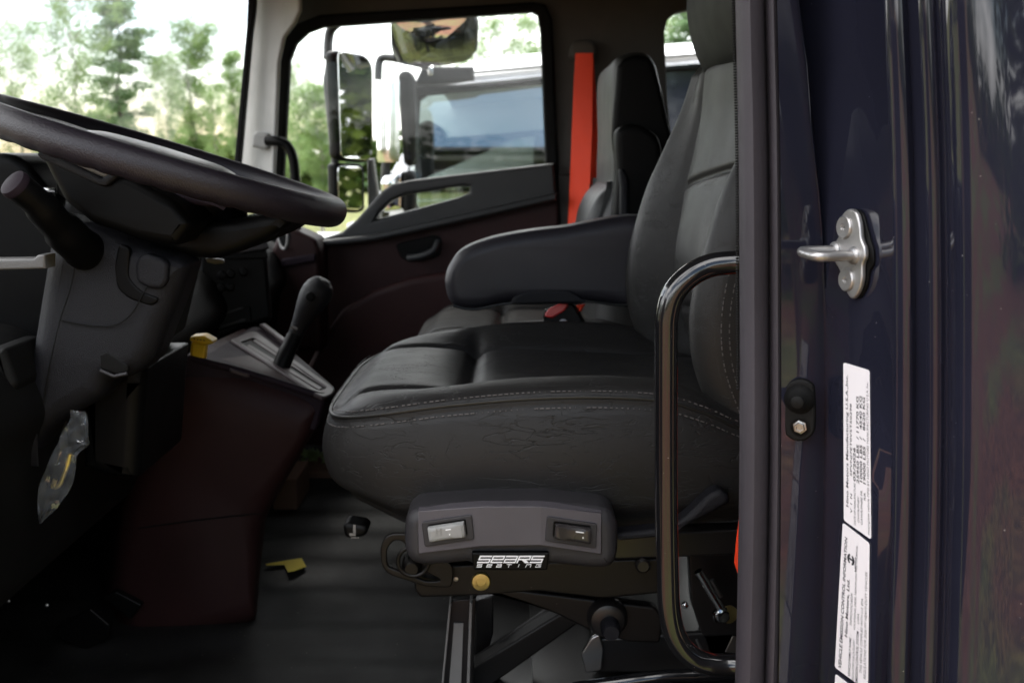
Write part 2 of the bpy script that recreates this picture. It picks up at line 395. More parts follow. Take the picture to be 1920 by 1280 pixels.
# striker on the jamb
st = part('door_striker')
slabn('gasket', [(1592, 398), (1606, 392), (1618, 402), (1626, 430), (1632, 452), (1637, 470), (1637, 495), (1630, 508), (1625, 535), (1612, 558), (1596, 556), (1584, 520), (1572, 480), (1580, 430)], Q1, NJ, .002, M['black'], st, .0008, curve=True, lift=.0025)
slabn('plate', [(1573, 438), (1576, 408), (1590, 392), (1604, 398), (1611, 420), (1614, 448), (1620, 464), (1621, 482), (1616, 496), (1615, 524), (1608, 548), (1596, 560), (1584, 542), (1574, 508), (1563, 488), (1561, 462), (1570, 446)], Q1, NJ, .0045, M['silver'], st, .0014, curve=True, lift=.007)
def jp(px, py, lift=0): return PN(px, py, Q1 + NJ * .007, NJ) + NJ * lift
b1, b2 = jp(1566, 469), jp(1601, 479)
tip1, tip2 = b1 + NJ * .029, b2 + NJ * .029
w_ = (b2 - b1)
MB().tube(crom([b1 - NJ * .002, b1 + NJ * .012, tip1, tip1 + NJ * .0055 + w_ * .18, tip2 + NJ * .0055 - w_ * .18, tip2, b2 + NJ * .012, b2 - NJ * .002], 6), .0043, 14).build('loop', M['silver'], st)
for q in ((1566, 469), (1601, 479)): MB().lathe(jp(*q), NJ, [(.0075, 0), (.0072, .0015), (.005, .003)], 18).build('collar', M['silver'], st)
for q in ((1584, 426), (1588, 524)):
    MB().lathe(jp(*q), NJ, [(.0098, 0), (.0098, .0012), (.0088, .0022), (.0032, .0020), (.0026, .0004), (.0001, .0004)], 24).build('screw', M['silver'], st)
    cx = MB(); cc = jp(*q, .0012); t = NJ.cross(ZA).normalized()
    cx.box(cc, (.0012, .0012, .0012)); s_ = cx.build('screw_socket', M['steel'], st)
# door switch with plunger and bolt
sw = part('door_switch'); OS = P(1500, 770, .872); NS = (EYE - OS); NS.z = 0; NS = (NS.normalized() + Vector((-.15, 0, 0))).normalized()
slabn('base', [(1469, 735), (1478, 718), (1500, 711), (1520, 718), (1527, 735), (1528, 800), (1518, 820), (1498, 828), (1478, 820), (1470, 803)], OS, NS, .008, M['rubber'], sw, .0025, curve=True, lift=.009)
def sp(px, py, l=0): return PN(px, py, OS + NS * .009, NS) + NS * l
MB().lathe(sp(1499, 748), NS, [(.0135, 0), (.0128, .002), (.0098, .006), (.0058, .0105), (.0056, .0135), (.0046, .0142), (.0001, .0142)], 26).build('plunger', M['rubber'], sw)
MB().lathe(sp(1500, 800), NS, [(.0088, 0), (.0088, .0005), (.0078, .0006), (.0077, -.0005)], 22).build('recess', M['black'], sw)
MB().lathe(sp(1500, 800), NS, [(.0064, .0002), (.0062, .0012), (.0050, .0014), (.0050, .0042), (.0044, .0048), (.0030, .0048), (.0024, .0038), (.0001, .0038)], 6).build('bolt', M['steel'], sw, ang=20)

# certification stickers on the jamb
def sticker(corners, lines, label, logo=False):
    s_ = slabn('data_sticker', rnd([Vector((*c, 0)) for c in corners], 5), Q1, NJ, .0004, M['label'], cab, .0001, lift=.0010)
    s_['label'] = label
    bl, tl, tr, br = [PN(*c, Q1 + NJ * .00125, NJ) for c in (corners[3], corners[0], corners[1], corners[2])]
    mb = MB()
    def at(u, v): return (bl * (1 - u) + tl * u) * (1 - v) + (br * (1 - u) + tr * u) * v
    for u0, u1, v, hgt, txt, bold in lines:
        vs, fs, w = text2d(txt, 1, bold); b = len(mb.v)
        for x, y in vs: mb.v.append(tuple(at(u0 + (u1 - u0) * x / w, v - y * hgt)))
        mb.f += [tuple(b + i for i in f) for f in fs]
    if logo:
        for (a0, a1) in ((20, 160), (200, 340)):
            b = len(mb.v); n = 14
            for i in range(n + 1):
                a = R(a0 + (a1 - a0) * i / n); thick = .35 + .6 * math.sin(math.pi * i / n) * .35
                for rr in (1, 1 - thick): mb.v.append(tuple(at(.80 + .035 * rr * math.cos(a), .36 + .13 * rr * math.sin(a))))
            mb.f += [(b + 2 * i, b + 2 * i + 1, b + 2 * i + 3, b + 2 * i + 2) for i in range(n)]
        b = len(mb.v); mb.v += [tuple(at(u, v)) for u, v in ((.795, .26), (.808, .26), (.808, .46), (.795, .46))]; mb.f.append((b, b + 1, b + 2, b + 3))
    me = bpy.data.meshes.new('lettering'); me.from_pydata(mb.v, [], mb.f)
    me.transform(Matrix.Translation(-wloc(s_)))
    o = bpy.data.objects.new('lettering', me); C.objects.link(o); o.parent = s_; me.materials.append(M['ink'])
sticker([(1581, 679), (1630, 694), (1633, 1011), (1582, 975)], [
    (.10, .93, .18, .125, 'Hino Motors Manufacturing U.S.A.,Inc.', .012),
    (.08, .20, .32, .10, 'V  I  N', .015), (.31, .76, .32, .10, '5PVNJ7ET0V5T50298', .012),
    (.02, .28, .455, .10, 'DATE OF MANUFACTURE', 0), (.29, .50, .455, .125, '03/2026', .02),
    (.05, .21, .585, .10, 'GVWR/PNBV', 0), (.29, .82, .585, .125, '25950 LBS  / 11770 KG', .02),
    (.05, .26, .705, .10, 'GAWR/PNBE FR', 0), (.30, .83, .705, .125, '10000 LBS  /   4540 KG', .02),
    (.21, .26, .825, .10, 'RR', 0), (.30, .83, .825, .125, '19000 LBS  /   8620 KG', .02),
    (.02, .93, .95, .10, 'incomplete vehicle MFD BY HINO MOTORS MANUFACTURING U.S.A.,Inc.', 0)], 'white sticker with weights and date of manufacture')
sticker([(1580, 979), (1630, 1018), (1627, 1296), (1565, 1250)], [
    (.02, .92, .20, .135, 'VEHICLE EMISSION CONTROL INFORMATION', .016),
    (.26, .66, .345, .125, 'Hino Motors, Ltd.', .018), (.74, .84, .55, .07, 'HINO', .02),
    (.01, .30, .475, .10, 'VEHICLE FAMILY NAME  :', .008), (.36, .58, .475, .10, 'THMX2VOCVEDM', 0),
    (.00, .29, .59, .09, 'REGULATORY SUB-CATEGORY :', 0), (.35, .92, .59, .085, 'VOCATIONAL DIESEL MEDIUM HDV, MULTI-PURPOSE', 0),
    (.00, .38, .705, .11, 'EMISSION CONTROL SYSTEM  :', .008), (.41, .48, .705, .10, 'LHRA', 0),
    (.09, .60, .82, .10, 'THIS VEHICLE COMPLIES WITH U.S. EPA', 0),
    (.07, .80, .94, .10, 'REGULATIONS FOR 2026 MY HEAVY-DUTY VEHICLES.', 0)], 'white sticker headed vehicle emission control information', True)
sticker([(1566, 1262), (1626, 1308), (1622, 1500), (1556, 1470)], [(.5, .9, .2, .1, 'ENGINE', 0)][:0] or [(.98, .99, .5, .01, '.', 0)], 'lowest white sticker, cut by the picture edge')

# floor, walls, roof
fl = MB(); rows = []
for i in range(70):
    y = .95 + i * .027; row = []
    for j in range(90):
        x = -1.0 + j * .0225
        z = .965 + .0045 * math.sin(y * 46 + .9 * math.sin(x * 5)) + .004 * mnoise.noise(Vector((x * 6, y * 6, 3)))
        row.append((x, y, z))
    rows.append(row)
fl.grid(rows).build('floor_mat', M['mat'], cab)
MB().box((0, 1.8, .93), (2.1, 2.1, .03)).build('floor_pan', M['rubber'], cab)
MB().box((-1.03, 1.78, 1.22), (.04, 1.95, .56)).build('firewall', M['rubber'], cab)
MB().box((1.02, 1.8, 1.6), (.05, 2.0, 1.35)).build('rear_wall', M['wall'], cab)
MB().box((.05, 1.79, 2.31), (1.95, 2.12, .05)).build('roof', M['headliner'], cab, bevel=.02)
MB().box((.05, 1.79, 2.36), (2.0, 2.2, .04)).build('roof_skin', M['paint'], cab, bevel=.015)
MB().box((.05, .80, 2.24), (1.9, .10, .12)).build('roof_rail', M['wall'], cab, bevel=.02)
MB().box((-.86, 1.79, 2.24), (.10, 1.9, .12)).build('windshield_header', M['headliner'], cab, bevel=.02)
# engine bonnet in front of the windshield, and open driver door hinged at the front of the doorway
bon = [[(x, 1.79 + s_ * (.82 - .10 * t) , .95 + (.40 - .10 * t) * (1 - abs(s_) ** 3 * .55)) for s_ in [k / 8 - 1 for k in range(17)]] for t, x in ((0, -1.10), (.3, -1.5), (.7, -2.0), (1, -2.35))]
MB().grid(bon).build('bonnet', M['paint'], cab)
dd = part('driver_door')
qd = Matrix.Rotation(R(68), 3, 'Z')
MB().box((-.83, .79, 1.30), (.44, .05, .74)).build('unseen_kick_panel', M['rubber'], cab, bevel=.01)  # unseen body side, added and widened to darken the footwell
MB().box((0, .80, .93), (2.0, .06, .10)).build('door_sill', M['paint'], cab, bevel=.01)
MB().box(Vector((-.64, .70, 1.35)) + qd @ Vector((-.48, 0, 0)), (.94, .07, .95), qd).build('door_panel', M['maroon'], dd, bevel=.02)
MB().box(Vector((-.64, .70, 1.35)) + qd @ Vector((-.48, .05, .16)), (.80, .06, .08), qd).build('armrest', M['rail_trim'], dd, bevel=.02)
MB().box((.03, 2.822, 1.02), (2.1, .03, .95)).build('outer_skin', M['paint'], cab, bevel=.01)
# windshield
ws = [[(-1.0 + .30 * t - .03 * math.sin(math.pi * s_), .82 + 1.80 * s_, 1.48 + .74 * t) for s_ in [k / 8 for k in range(9)]] for t in (0, .5, 1)]
MB().grid(ws).build('windshield', M['windshield'], cab)
# far wall of the cab with the door window and the small side window
wall_px = [(505, -60), (1560, -90), (1560, 800), (500, 800), (500, 340), (512, 110), (498, 30)]
door_hole = [(500, 700), (527, 345), (540, 108), (552, 76), (574, 58), (605, 49), (1000, 21), (1012, 28), (1018, 52), (1045, 700)]
side_hole = [(1246, 60), (1252, 38), (1266, 25), (1290, 19), (1520, 4), (1520, 330), (1266, 330), (1252, 190)]
slab('side_lining', wall_px, 2.74, .05, M['wall'], cab, .006, holes=[door_hole, side_hole])
slab('side_window', [(1236, 0), (1530, -20), (1530, 350), (1240, 350)], 2.775, .004, M['window'], cab, .0005)
slab('rear_door_panel', [(1030, 326), (1560, 326), (1560, 1000), (1030, 1000)], 2.725, .03, M['wall'], cab, .008)
# windshield pillar with its gasket
slabn('windshield_pillar', [(474, -50), (560, -50), (560, 20), (548, 46), (530, 70), (520, 116), (508, 400), (438, 400), (444, 330), (470, 40)], P(490, 180, 2.66), Vector((-.62, -.78, .06)), .014, M['pillar'], cab, .006)
slab('windshield_gasket', [(466, -50), (480, -50), (477, 20), (471, 60), (447, 330), (436, 330), (462, 50)], 2.63, .03, M['rubber'], cab, .004)
gh = part('assist_grip')
slab('cover', [(472, 251), (480, 246), (504, 250), (506, 276), (498, 281), (470, 276)], 2.62, .04, M['pillar'], gh, .008, r=5)
MB().tube(crom([P(500, 264, 2.61), P(520, 265, 2.60), P(537, 272, 2.60), P(548, 292, 2.60), P(553, 330, 2.60), P(556, 420, 2.60), P(556, 470, 2.64)], 6), .0125, 14).build('bar', M['black'], gh)
# passenger door
pd = part('passenger_door', label='closed passenger door with maroon lower trim')
ring_o = [(496, 700), (506, 360), (518, 116), (532, 70), (556, 44), (598, 28), (1000, 4), (1022, 9), (1036, 36), (1062, 700)]
ring_i = [(516, 690), (530, 345), (543, 112), (555, 82), (577, 61), (607, 50), (996, 22), (1008, 28), (1013, 56), (1038, 690)]
slab('window_seal', ring_o, 2.715, .035, M['rubber'], pd, .008, holes=[ring_i])
slab('pane', [(500, 690), (520, 90), (560, 45), (1000, 12), (1030, 30), (1055, 690)], 2.765, .004, M['window'], pd, .0005)
slab('door_panel', [(592, 452), (700, 440), (1048, 360), (1054, 1050), (500, 1050), (560, 470)], 2.69, .06, M['maroon_door'], pd, .012)
slab('lower_panel', [(560, 720), (600, 640), (640, 582), (700, 545), (770, 521), (850, 508), (1050, 478), (1056, 1050), (500, 1050)], 2.655, .05, M['maroon_door'], pd, .02)
slab('trim_rail', [(590, 452), (640, 436), (668, 412), (716, 358), (736, 345), (770, 338), (1038, 306), (1044, 372), (980, 388), (760, 436), (700, 446), (600, 460)], 2.655, .06, M['rail_trim'], pd, .010,
     holes=[[(702, 413), (712, 398), (735, 376), (760, 366), (868, 349), (880, 350), (880, 362), (860, 371)]])
slab('ledge', [(596, 452), (700, 440), (760, 426), (1044, 362), (1044, 376), (760, 440), (700, 452), (600, 464)], 2.625, .04, M['rail_trim'], pd, .008)
slab('handle_recess', [(740, 458), (815, 440), (828, 445), (826, 478), (815, 484), (772, 492), (755, 488)], 2.684, .01, M['black'], pd, .003, r=8)
MB().tube(crom([P(765, 484, 2.66), P(790, 480, 2.65), P(812, 470, 2.65), (P(822, 452, 2.66))], 5), .010, 10).build('door_handle', M['rail_trim'], pd)
# passenger side mirrors
mr = part('side_mirror')
def mirror_glass(px, c, n, m, parent, name='glass', bulge=0):
    slabn(name, px, c, n, .004, m, parent, .001, r=12)
nm = Vector((1.16, -.92, 0)).normalized()
slab('housing', [(603, 150), (610, 105), (624, 95), (648, 98), (652, 140), (651, 270), (648, 296), (636, 297), (616, 285)], 3.02, .10, M['rail_trim'], mr, .02, r=10)
mirror_glass([(634, 96), (688, 107), (697, 125), (699, 285), (690, 301), (640, 296)], P(665, 200, 3.0), nm, M['mirror'], mr)
slabn('housing', [(626, 92), (692, 103), (703, 122), (704, 290), (694, 306), (634, 301)], P(665, 200, 3.0), nm, .05, M['black'], mr, .02, r=14, lift=-.0045)
slab('housing', [(614, 335), (620, 312), (634, 306), (646, 310), (646, 392), (632, 396), (618, 385)], 3.02, .10, M['rail_trim'], mr, .02, r=10)
mirror_glass([(634, 310), (676, 312), (680, 325), (680, 388), (672, 394), (636, 391)], P(660, 350, 3.0), nm, M['mirror'], mr)
slabn('housing', [(630, 305), (684, 307), (688, 322), (688, 394), (678, 400), (632, 397)], P(660, 350, 3.0), nm, .05, M['black'], mr, .02, r=8, lift=-.0045)
MB().tube(crom([P(660, 32, 2.9), P(640, 40, 3.05), P(622, 54, 3.08), P(616, 75, 3.08), P(615, 110, 3.06)], 6), .014, 12).build('arm', M['rail_trim'], mr)
MB().tube([P(628, 290, 3.06), P(628, 320, 3.06)], .012, 10).build('arm', M['rail_trim'], mr)
slab('arm', [(688, 300), (700, 296), (712, 380), (716, 470), (690, 470)], 3.07, .04, M['strip'], mr, .01)
# convex look-down mirror over the door
lm = part('lookdown_mirror')
oc = P(813, 78, 3.0)
px_o = rnd([Vector((733, 42, 0)), Vector((885, 31, 0)), Vector((893, 45, 0)), Vector((891, 98, 0)), Vector((880, 110, 0)), Vector((840, 119, 0)), Vector((760, 120, 0)), Vector((742, 112, 0)), Vector((735, 90, 0))], 12)
nb = Vector((-.05, -1, -.42)).normalized()
slabn('housing', [(p.x * 1.04 - 32.5, p.y * 1.05 - 4) for p in px_o], oc, nb, .06, M['rail_trim'], lm, .025, lift=-.008)
mb = MB(); rows = []
cpx = sum((p for p in px_o), Vector((0, 0, 0))) / len(px_o)
for s_ in [k / 10 for k in range(11)]:
    row = []
    for p in px_o:
        q = cpx + (p - cpx) * max(s_, .01); w3 = PN(q.x, q.y, oc, nb)
        d2 = (w3 - oc).length; row.append(w3 + nb * (.028 - d2 * d2 / (2 * .42)) )
    rows.append(row)
mb.grid(rows, cu=True).build('glass', M['mirror'], lm, ang=80)
slab('bracket', [(800, 20), (814, 20), (816, 50), (800, 50)], 3.0, .02, M['black'], lm, .003)
# seat belt anchor cover is part of the cab
slab('belt_guide', [(1066, 108), (1070, 84), (1082, 74), (1106, 74), (1118, 84), (1120, 104), (1108, 112), (1076, 114)], 2.70, .04, M['wall'], cab, .012, r=8)
# ------------------------------------------------------------------ seats
CREST = [(-.30, 1.395), (-.235, 1.418), (-.20, 1.440), (-.11, 1.456), (.03, 1.472), (.19, 1.470), (.29, 1.435), (.42, 1.41)]
SEAM = [(-.30, 1.40), (-.232, 1.416), (-.16, 1.432), (-.073, 1.446), (.06, 1.456), (.185, 1.452), (.24, 1.436), (.286, 1.416), (.42, 1.38)]
PADL = [(-.30, 1.395), (-.235, 1.418), (-.205, 1.436), (-.16, 1.442), (-.11, 1.440), (-.075, 1.434), (-.058, 1.420), (-.045, 1.432), (-.02, 1.438), (.06, 1.437), (.2, 1.43), (.4, 1.42)]
BOT = [(-.30, 1.305), (-.2, 1.300), (-.136, 1.279), (.1, 1.277), (.30, 1.287), (.42, 1.29)]
def top_h(x, y):
    v = abs(y - 1.46) / .26
    pad = smt(PADL, x); cr = smt(CREST, x)
    t = sst(.56, .84, v); z = pad * (1 - t) + cr * t
    z += .004 * math.cos(v * 1.6)
    gw = .030 + 0 * x
    z -= .012 * math.exp(-((v - .58) / gw) ** 2) * sst(-.28, -.20, x)
    if y > 1.46: z -= .006 * t * sst(.0, .25, x)
    return z
def cushion(parent, seam_d=1):
    cx, cy, a, b = .079, 1.46, .329, .26
    nth, rows = 260, []
    def plan(k):
        th = 2 * math.pi * k / nth; c, s_ = math.cos(th), math.sin(th)
        r = (abs(c / a) ** 5 + abs(s_ / b) ** 5) ** (-1 / 5)
        return r * c, r * s_
    for s_ in [0.004] + [i / 62 for i in range(1, 63)]:
        row = []
        for k in range(nth):
            dx, dy = plan(k); x, y = cx + dx * s_, cy + dy * s_
            e = (1 - s_) * math.hypot(dx, dy); zs = smt(SEAM, cx + dx)
            q = min(1, e / .045); f = math.sqrt(max(0, 1 - (1 - q) ** 2))
            z = zs + (top_h(x, y) - zs) * f
            row.append((x, y, z))
        rows.append(row)
    for j in range(1, 33):
        t = j / 32; row = []
        for k in range(nth):
            dx, dy = plan(k); zs = smt(SEAM, cx + dx); zb = smt(BOT, cx + dx)
            L = math.hypot(dx, dy); ux, uy = dx / L, dy / L
            out = .013 * math.sin(math.pi * min(1, t * 1.15)) - .022 * sst(.72, 1, t) ** 1.5
            out -= .0035 * math.exp(-((t - .05) / .025) ** 2)
            z = zs + (zb - zs) * (t if t < .8 else .8 + (t - .8) * (1 - .15 * (t - .8)))
            row.append((cx + dx + ux * out, cy + dy + uy * out, z))
        rows.append(row)
    o = MB().grid(rows, cu=True, caps=True).build('cushion', M['leather'], parent, ang=75)
    return o, plan, (cx, cy, nth)
def stitch(mb, pts, ln=.0046, gap=.0026, r=.0008):
    acc = 0
    for a, b in zip(pts, pts[1:]):
        d = (b - a); L = d.length
        if L < 1e-6: continue
        while acc < L:
            s0 = a + d * (acc / L); s1 = a + d * min(1, (acc + ln) / L); mb.tube([s0, s1], r, 5); acc += ln + gap
        acc -= L
ds = thing('driver_seat', 'dark grey leather driver seat on a suspension frame, nearest the doorway', 'seat', (.05, 1.46, .98))
cu, plan, (ccx, ccy, nth) = cushion(ds)
mb = MB()
for dz, ins in ((.0085, -.0035), (-.011, .0048)):
    pts = []
    for k in range(int(nth * .42), int(nth * .985)):
        dx, dy = plan(k); L = math.hypot(dx, dy); zs = smt(SEAM, ccx + dx)
        pts.append(Vector((ccx + dx + dx / L * ins * (1 if dz < 0 else .55), ccy + dy + dy / L * (ins if dz < 0 else ins * .55), zs + dz)))
    stitch(mb, pts)
mb.build('stitching', M['thread'], cu)
# piping line between the two rows
pts = []
for k in range(int(nth * .40), nth + 2):
    dx, dy = plan(k); L = math.hypot(dx, dy); pts.append(Vector((ccx + dx + dx / L * .0002, ccy + dy + dy / L * .0002, smt(SEAM, ccx + dx) + .001)))
MB().tube(pts, .0022, 8).build('piping', M['leather_plain'], cu)
# front edge stitching
mb = MB()
pts = [Vector((-.2395 - .007 * math.sin(math.pi * t), 1.245 + .004 * t, 1.408 - .095 * t)) for t in [i / 20 for i in range(21)]]
# backrest
CR = [(1.33, .30), (1.40, .255), (1.448, .232), (1.494, .216), (1.546, .210), (1.594, .214), (1.63, .222), (1.70, .242), (1.762, .268), (1.822, .292), (1.875, .306), (1.93, .318)]
DEP = [(1.33, .05), (1.45, .075), (1.52, .072), (1.60, .062), (1.678, .050), (1.745, .036), (1.80, .022), (1.872, .004), (1.93, .0)]
HW = [(1.33, .235), (1.45, .245), (1.6, .25), (1.72, .246), (1.80, .240), (1.88, .224), (1.93, .20)]
rows = []; nz = 260
for i in range(nz + 1):
    z = 1.345 + (1.915 - 1.345) * i / nz
    xc = smt(CR, z); dp = smt(DEP, z); hw = smt(HW, z) / .25
    grv = lambda y: .007 * math.exp(-((z - 1.722 + .12 * y * .25) / .005) ** 2) + .007 * math.exp(-((z - 1.530 + .13 * y * .25) / .005) ** 2)
    pad = .010 * math.sin(math.pi * min(1, max(0, (z - 1.512) / .2))) if 1.512 < z < 1.712 else 0
    ctl = [(-.235, xc + .20), (-.250, xc + .12), (-.250, xc + .045), (-.243, xc + .016), (-.225, xc), (-.200, xc + .006), (-.172, xc + dp * .72), (-.158, xc + dp + .006),
           (-.14, xc + dp - .002 + 0), (-.07, xc + dp - .010 + 0 - pad), (0, xc + dp - .012 + 0 - pad), (.07, xc + dp - .010 + 0 - pad), (.14, xc + dp - .002 + 0),
           (.158, xc + dp + .006), (.172, xc + dp * .72), (.200, xc + .006), (.225, xc), (.243, xc + .016), (.250, xc + .045), (.250, xc + .12), (.235, xc + .20), (0, xc + .22)]
    ed = sst(1.915, 1.875, z)
    pts = [Vector((x + (1 - ed) * .02 - .075 * y * hw, 1.462 + y * hw, z)) for y, x in ctl]
    row = crom(pts, 5, True)
    for p_ in row:
        yr = p_.y - 1.462
        if abs(yr) < .152 and p_.x < xc + .11:
            p_.x += grv(yr * 4) * sst(.152, .14, abs(yr))
    rows.append(row)
bk = MB().grid(rows, cu=True, caps=True).build('backrest', M['leather_back'], ds, ang=80)
mb = MB(); 
for off in (0, .010):
    stitch(mb, [Vector((smt(CR, z) + .012 + off + .075 * .25 + (.018), 1.462 - .2485 * smt(HW, z) / .25 - .0008, z)) for z in [1.40 + i * .01 for i in range(36)]])
mb.build('stitching', M['thread'], bk)
rows = []
for i in range(41):
    t = i / 40; z = 1.868 + .30 * t
    xc = .312 - .048 * math.sin(math.pi * min(1, t * 1.15)) ** .8 + .02 * t; r = .5 * (1 - sst(.8, 1, t) * .35); hw = .175 * (1 - .25 * sst(.75, 1, t)) * (.97 + .03 * sst(0, .12, t))
    e_ = (1 - sst(0, .04, t)) * .006
    ctl = [(-1, .10), (-1.0, .035), (-.93, .008), (-.7, 0), (0, -.006), (.7, 0), (.93, .008), (1, .035), (1, .10), (.8, .13), (-.8, .13)]
    rows.append(crom([Vector((xc + x + e_ * (1 if x < .05 else -1) - .03 * y * hw, 1.462 + y * hw, z)) for y, x in ctl], 5, True))
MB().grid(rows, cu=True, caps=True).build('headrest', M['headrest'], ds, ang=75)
# armrest on the inner side
arm = slab('armrest', [(834, 540), (834, 520), (842, 497), (862, 472), (900, 454), (960, 439), (1050, 427), (1230, 413), (1230, 574), (1150, 573), (1090, 566), (960, 569), (900, 582), (862, 581), (842, 566)], 1.735, .085, M['arm'], ds, .022, curve=True, ang=60)
slab('grip_insert', [(955, 572), (962, 556), (980, 547), (1030, 542), (1068, 543), (1090, 556), (1104, 568), (1090, 570), (970, 572)], 1.7335, .05, M['plastic'], arm, .006, r=8)
MB().tube(crom([P(850, 573, 1.738), P(890, 580, 1.738), P(960, 568, 1.736), P(1090, 565, 1.736), P(1150, 571, 1.737), P(1200, 572, 1.738)], 6), .0022, 8).build('piping', M['leather_plain'], arm)
# buckle
bu = part('buckle', ds)
ob = P(1060, 595, 1.83); nb2 = Vector((-.25, -1, .12)).normalized()
slabn('case', [(1017, 595), (1020, 580), (1060, 567), (1075, 570), (1100, 616), (1096, 650), (1040, 650), (1020, 604)], ob, nb2, .03, M['black'], bu, .004, r=5)
slabn('release_button', [(1020, 594), (1026, 580), (1054, 566), (1066, 570), (1058, 583), (1034, 597)], ob, nb2, .012, M['red'], bu, .003, r=4, lift=.006)
slabn('stem', [(1070, 574), (1096, 570), (1088, 584), (1080, 586)], ob, nb2, .012, M['orange'], bu, .002, lift=-.018)
mb = MB()
for (r0, r1, a0, a1) in ((.0026, .0048, 20, 330), (.0, .0016, 0, 360)):
    n = 22; b = len(mb.v); cc = PN(1056, 607, ob, nb2) + nb2 * .0004; uu = Vector((0, 0, 1)).cross(nb2).normalized(); vv = nb2.cross(uu)
    for i in range(n + 1):
        a = R(a0 + (a1 - a0) * i / n)
        for rr in (r0, r1): mb.v.append(tuple(cc + (uu * math.cos(a) + vv * math.sin(a)) * rr * 1.9))
    mb.f += [(b + 2 * i, b + 2 * i + 1, b + 2 * i + 3, b + 2 * i + 2) for i in range(n)]
mb.build('emblem', M['white'], bu, smooth=False)
# control panel
cp = part('control_panel', ds)
slab('housing', [(756, 1000), (760, 972), (776, 957), (800, 953), (905, 944), (1020, 943), (1126, 954), (1148, 962), (1160, 985), (1160, 1045), (1148, 1068), (1118, 1071), (1034, 1062), (1024, 1068), (890, 1068), (880, 1058), (800, 1066), (772, 1060), (758, 1040)], 1.1345, .075, M['panel_plastic'], cp, .016, r=14, ang=60)
def facetY(px):      # three facets of the face plate
    return smt([(784, 1.1325), (785, 1.1325)], px) if px < 785 else lerpt([(785, 1.1325), (901, 1.1235), (1014, 1.1225), (1128, 1.1315)], px)
fp = MB()
edges = [(784, 958, 1038), (901, 949, 1024), (1014, 949, 1022), (1128, 961, 1039)]
for ya, yb in ((0, 0),):
    top = [P(px, t, facetY(px)) for px, t, b in edges]; bot = [P(px, b, facetY(px)) for px, t, b in edges]
    tb = [p + Vector((0, .02, 0)) for p in top]; bb = [p + Vector((0, .02, 0)) for p in bot]
    fp.grid([tb, top, bot, bb]); 
fp.poly([P(784, 958, facetY(784)), P(784, 1038, facetY(784)), P(784, 1038, 1.16), P(784, 958, 1.16)]); fp.poly([P(1128, 961, facetY(1128)), P(1128, 1039, facetY(1128)), P(1128, 1039, 1.16), P(1128, 961, 1.16)])
fp.build('face_plate', M['panel_face_lit'], cp, ang=3, bevel=.0012)
def rocker(bez, rock, m, sym, dark):
    xs = [p[0] for p in bez]; xm = sum(xs) / 4; y0 = facetY(xm)
    s_ = (facetY(max(xs)) - facetY(min(xs))) ; pa = P(min(xs), 1000, facetY(min(xs))); pb = P(max(xs), 1000, facetY(max(xs)))
    dx = (pb - pa); n = Vector((dx.y, -dx.x, 0)).normalized(); O = (pa + pb) / 2
    bz = slabn('switch_bezel', bez, O, n, .006, M['panel_plastic'], cp, .0012, r=5, lift=.0028)
    slabn('well', rock, O, n, .002, M['black'], bz, .0003, r=4, lift=.0031)
    tl, tr, br, bl = [PN(*q, O, n) for q in rock]; rows = []
    nn = 14
    for i in range(nn + 1):
        u = .03 + .94 * i / nn; row = []
        hgt = .0065 + .0022 * ((2 * u - 1) ** 2) * 1.6 + (.0012 if m is M['grey_switch'] else -.0008) * (2 * u - 1)
        hgt *= sst(-.02, .10, u) * sst(1.02, .90, u) * .5 + .5
        for v, hh in ((.06, 0), (.07, .7), (.14, .97), (.3, 1), (.7, 1), (.86, .97), (.93, .7), (.94, 0)):
            p = (tl * (1 - u) + tr * u) * (1 - v) + (bl * (1 - u) + br * u) * v; row.append(p + n * (.003 + hgt * hh))
        rows.append(row)
    rk = MB().grid(rows, caps=True).build('rocker', m, cp, ang=50)
    mk = MB()
    def dot(u, v, w, h_):
        c = (tl * (1 - u) + tr * u) * (1 - v) + (bl * (1 - u) + br * u) * v + n * .0098; e = (tr - tl).normalized(); f = (tl - bl).normalized()
        mk.box(c, (w, .0006, h_), Matrix((e, -n, f)).transposed())
    for q in sym: dot(*q)
    mk.build('symbol', M['white'], rk, smooth=False)
rocker([(790, 979), (884, 965), (889, 1011), (796, 1025)], [(802, 983), (873, 972), (877, 1003), (806, 1014)], M['grey_switch'], [(.62, .32, .012, .0014), (.66, .62, .0016, .0016), (.74, .62, .0016, .0016), (.585, .62, .0016, .0016), (.80, .5, .0014, .008), (.77, .40, .003, .0016)], False)
rocker([(1026, 968), (1120, 982), (1118, 1028), (1022, 1014)], [(1038, 976), (1108, 985), (1107, 1017), (1036, 1006)], M['dark_switch'], [(.68, .30, .011, .0014), (.76, .60, .0018, .0018), (.80, .48, .0014, .010)], True)
g2 = MB()      # two raised bars on the grey switch
for px in (818, 826):
    g2.box(P(px, 996, 1.119), (.0008, .0012, .009))
g2.build('raised_bars', M['grey_switch'], cp)
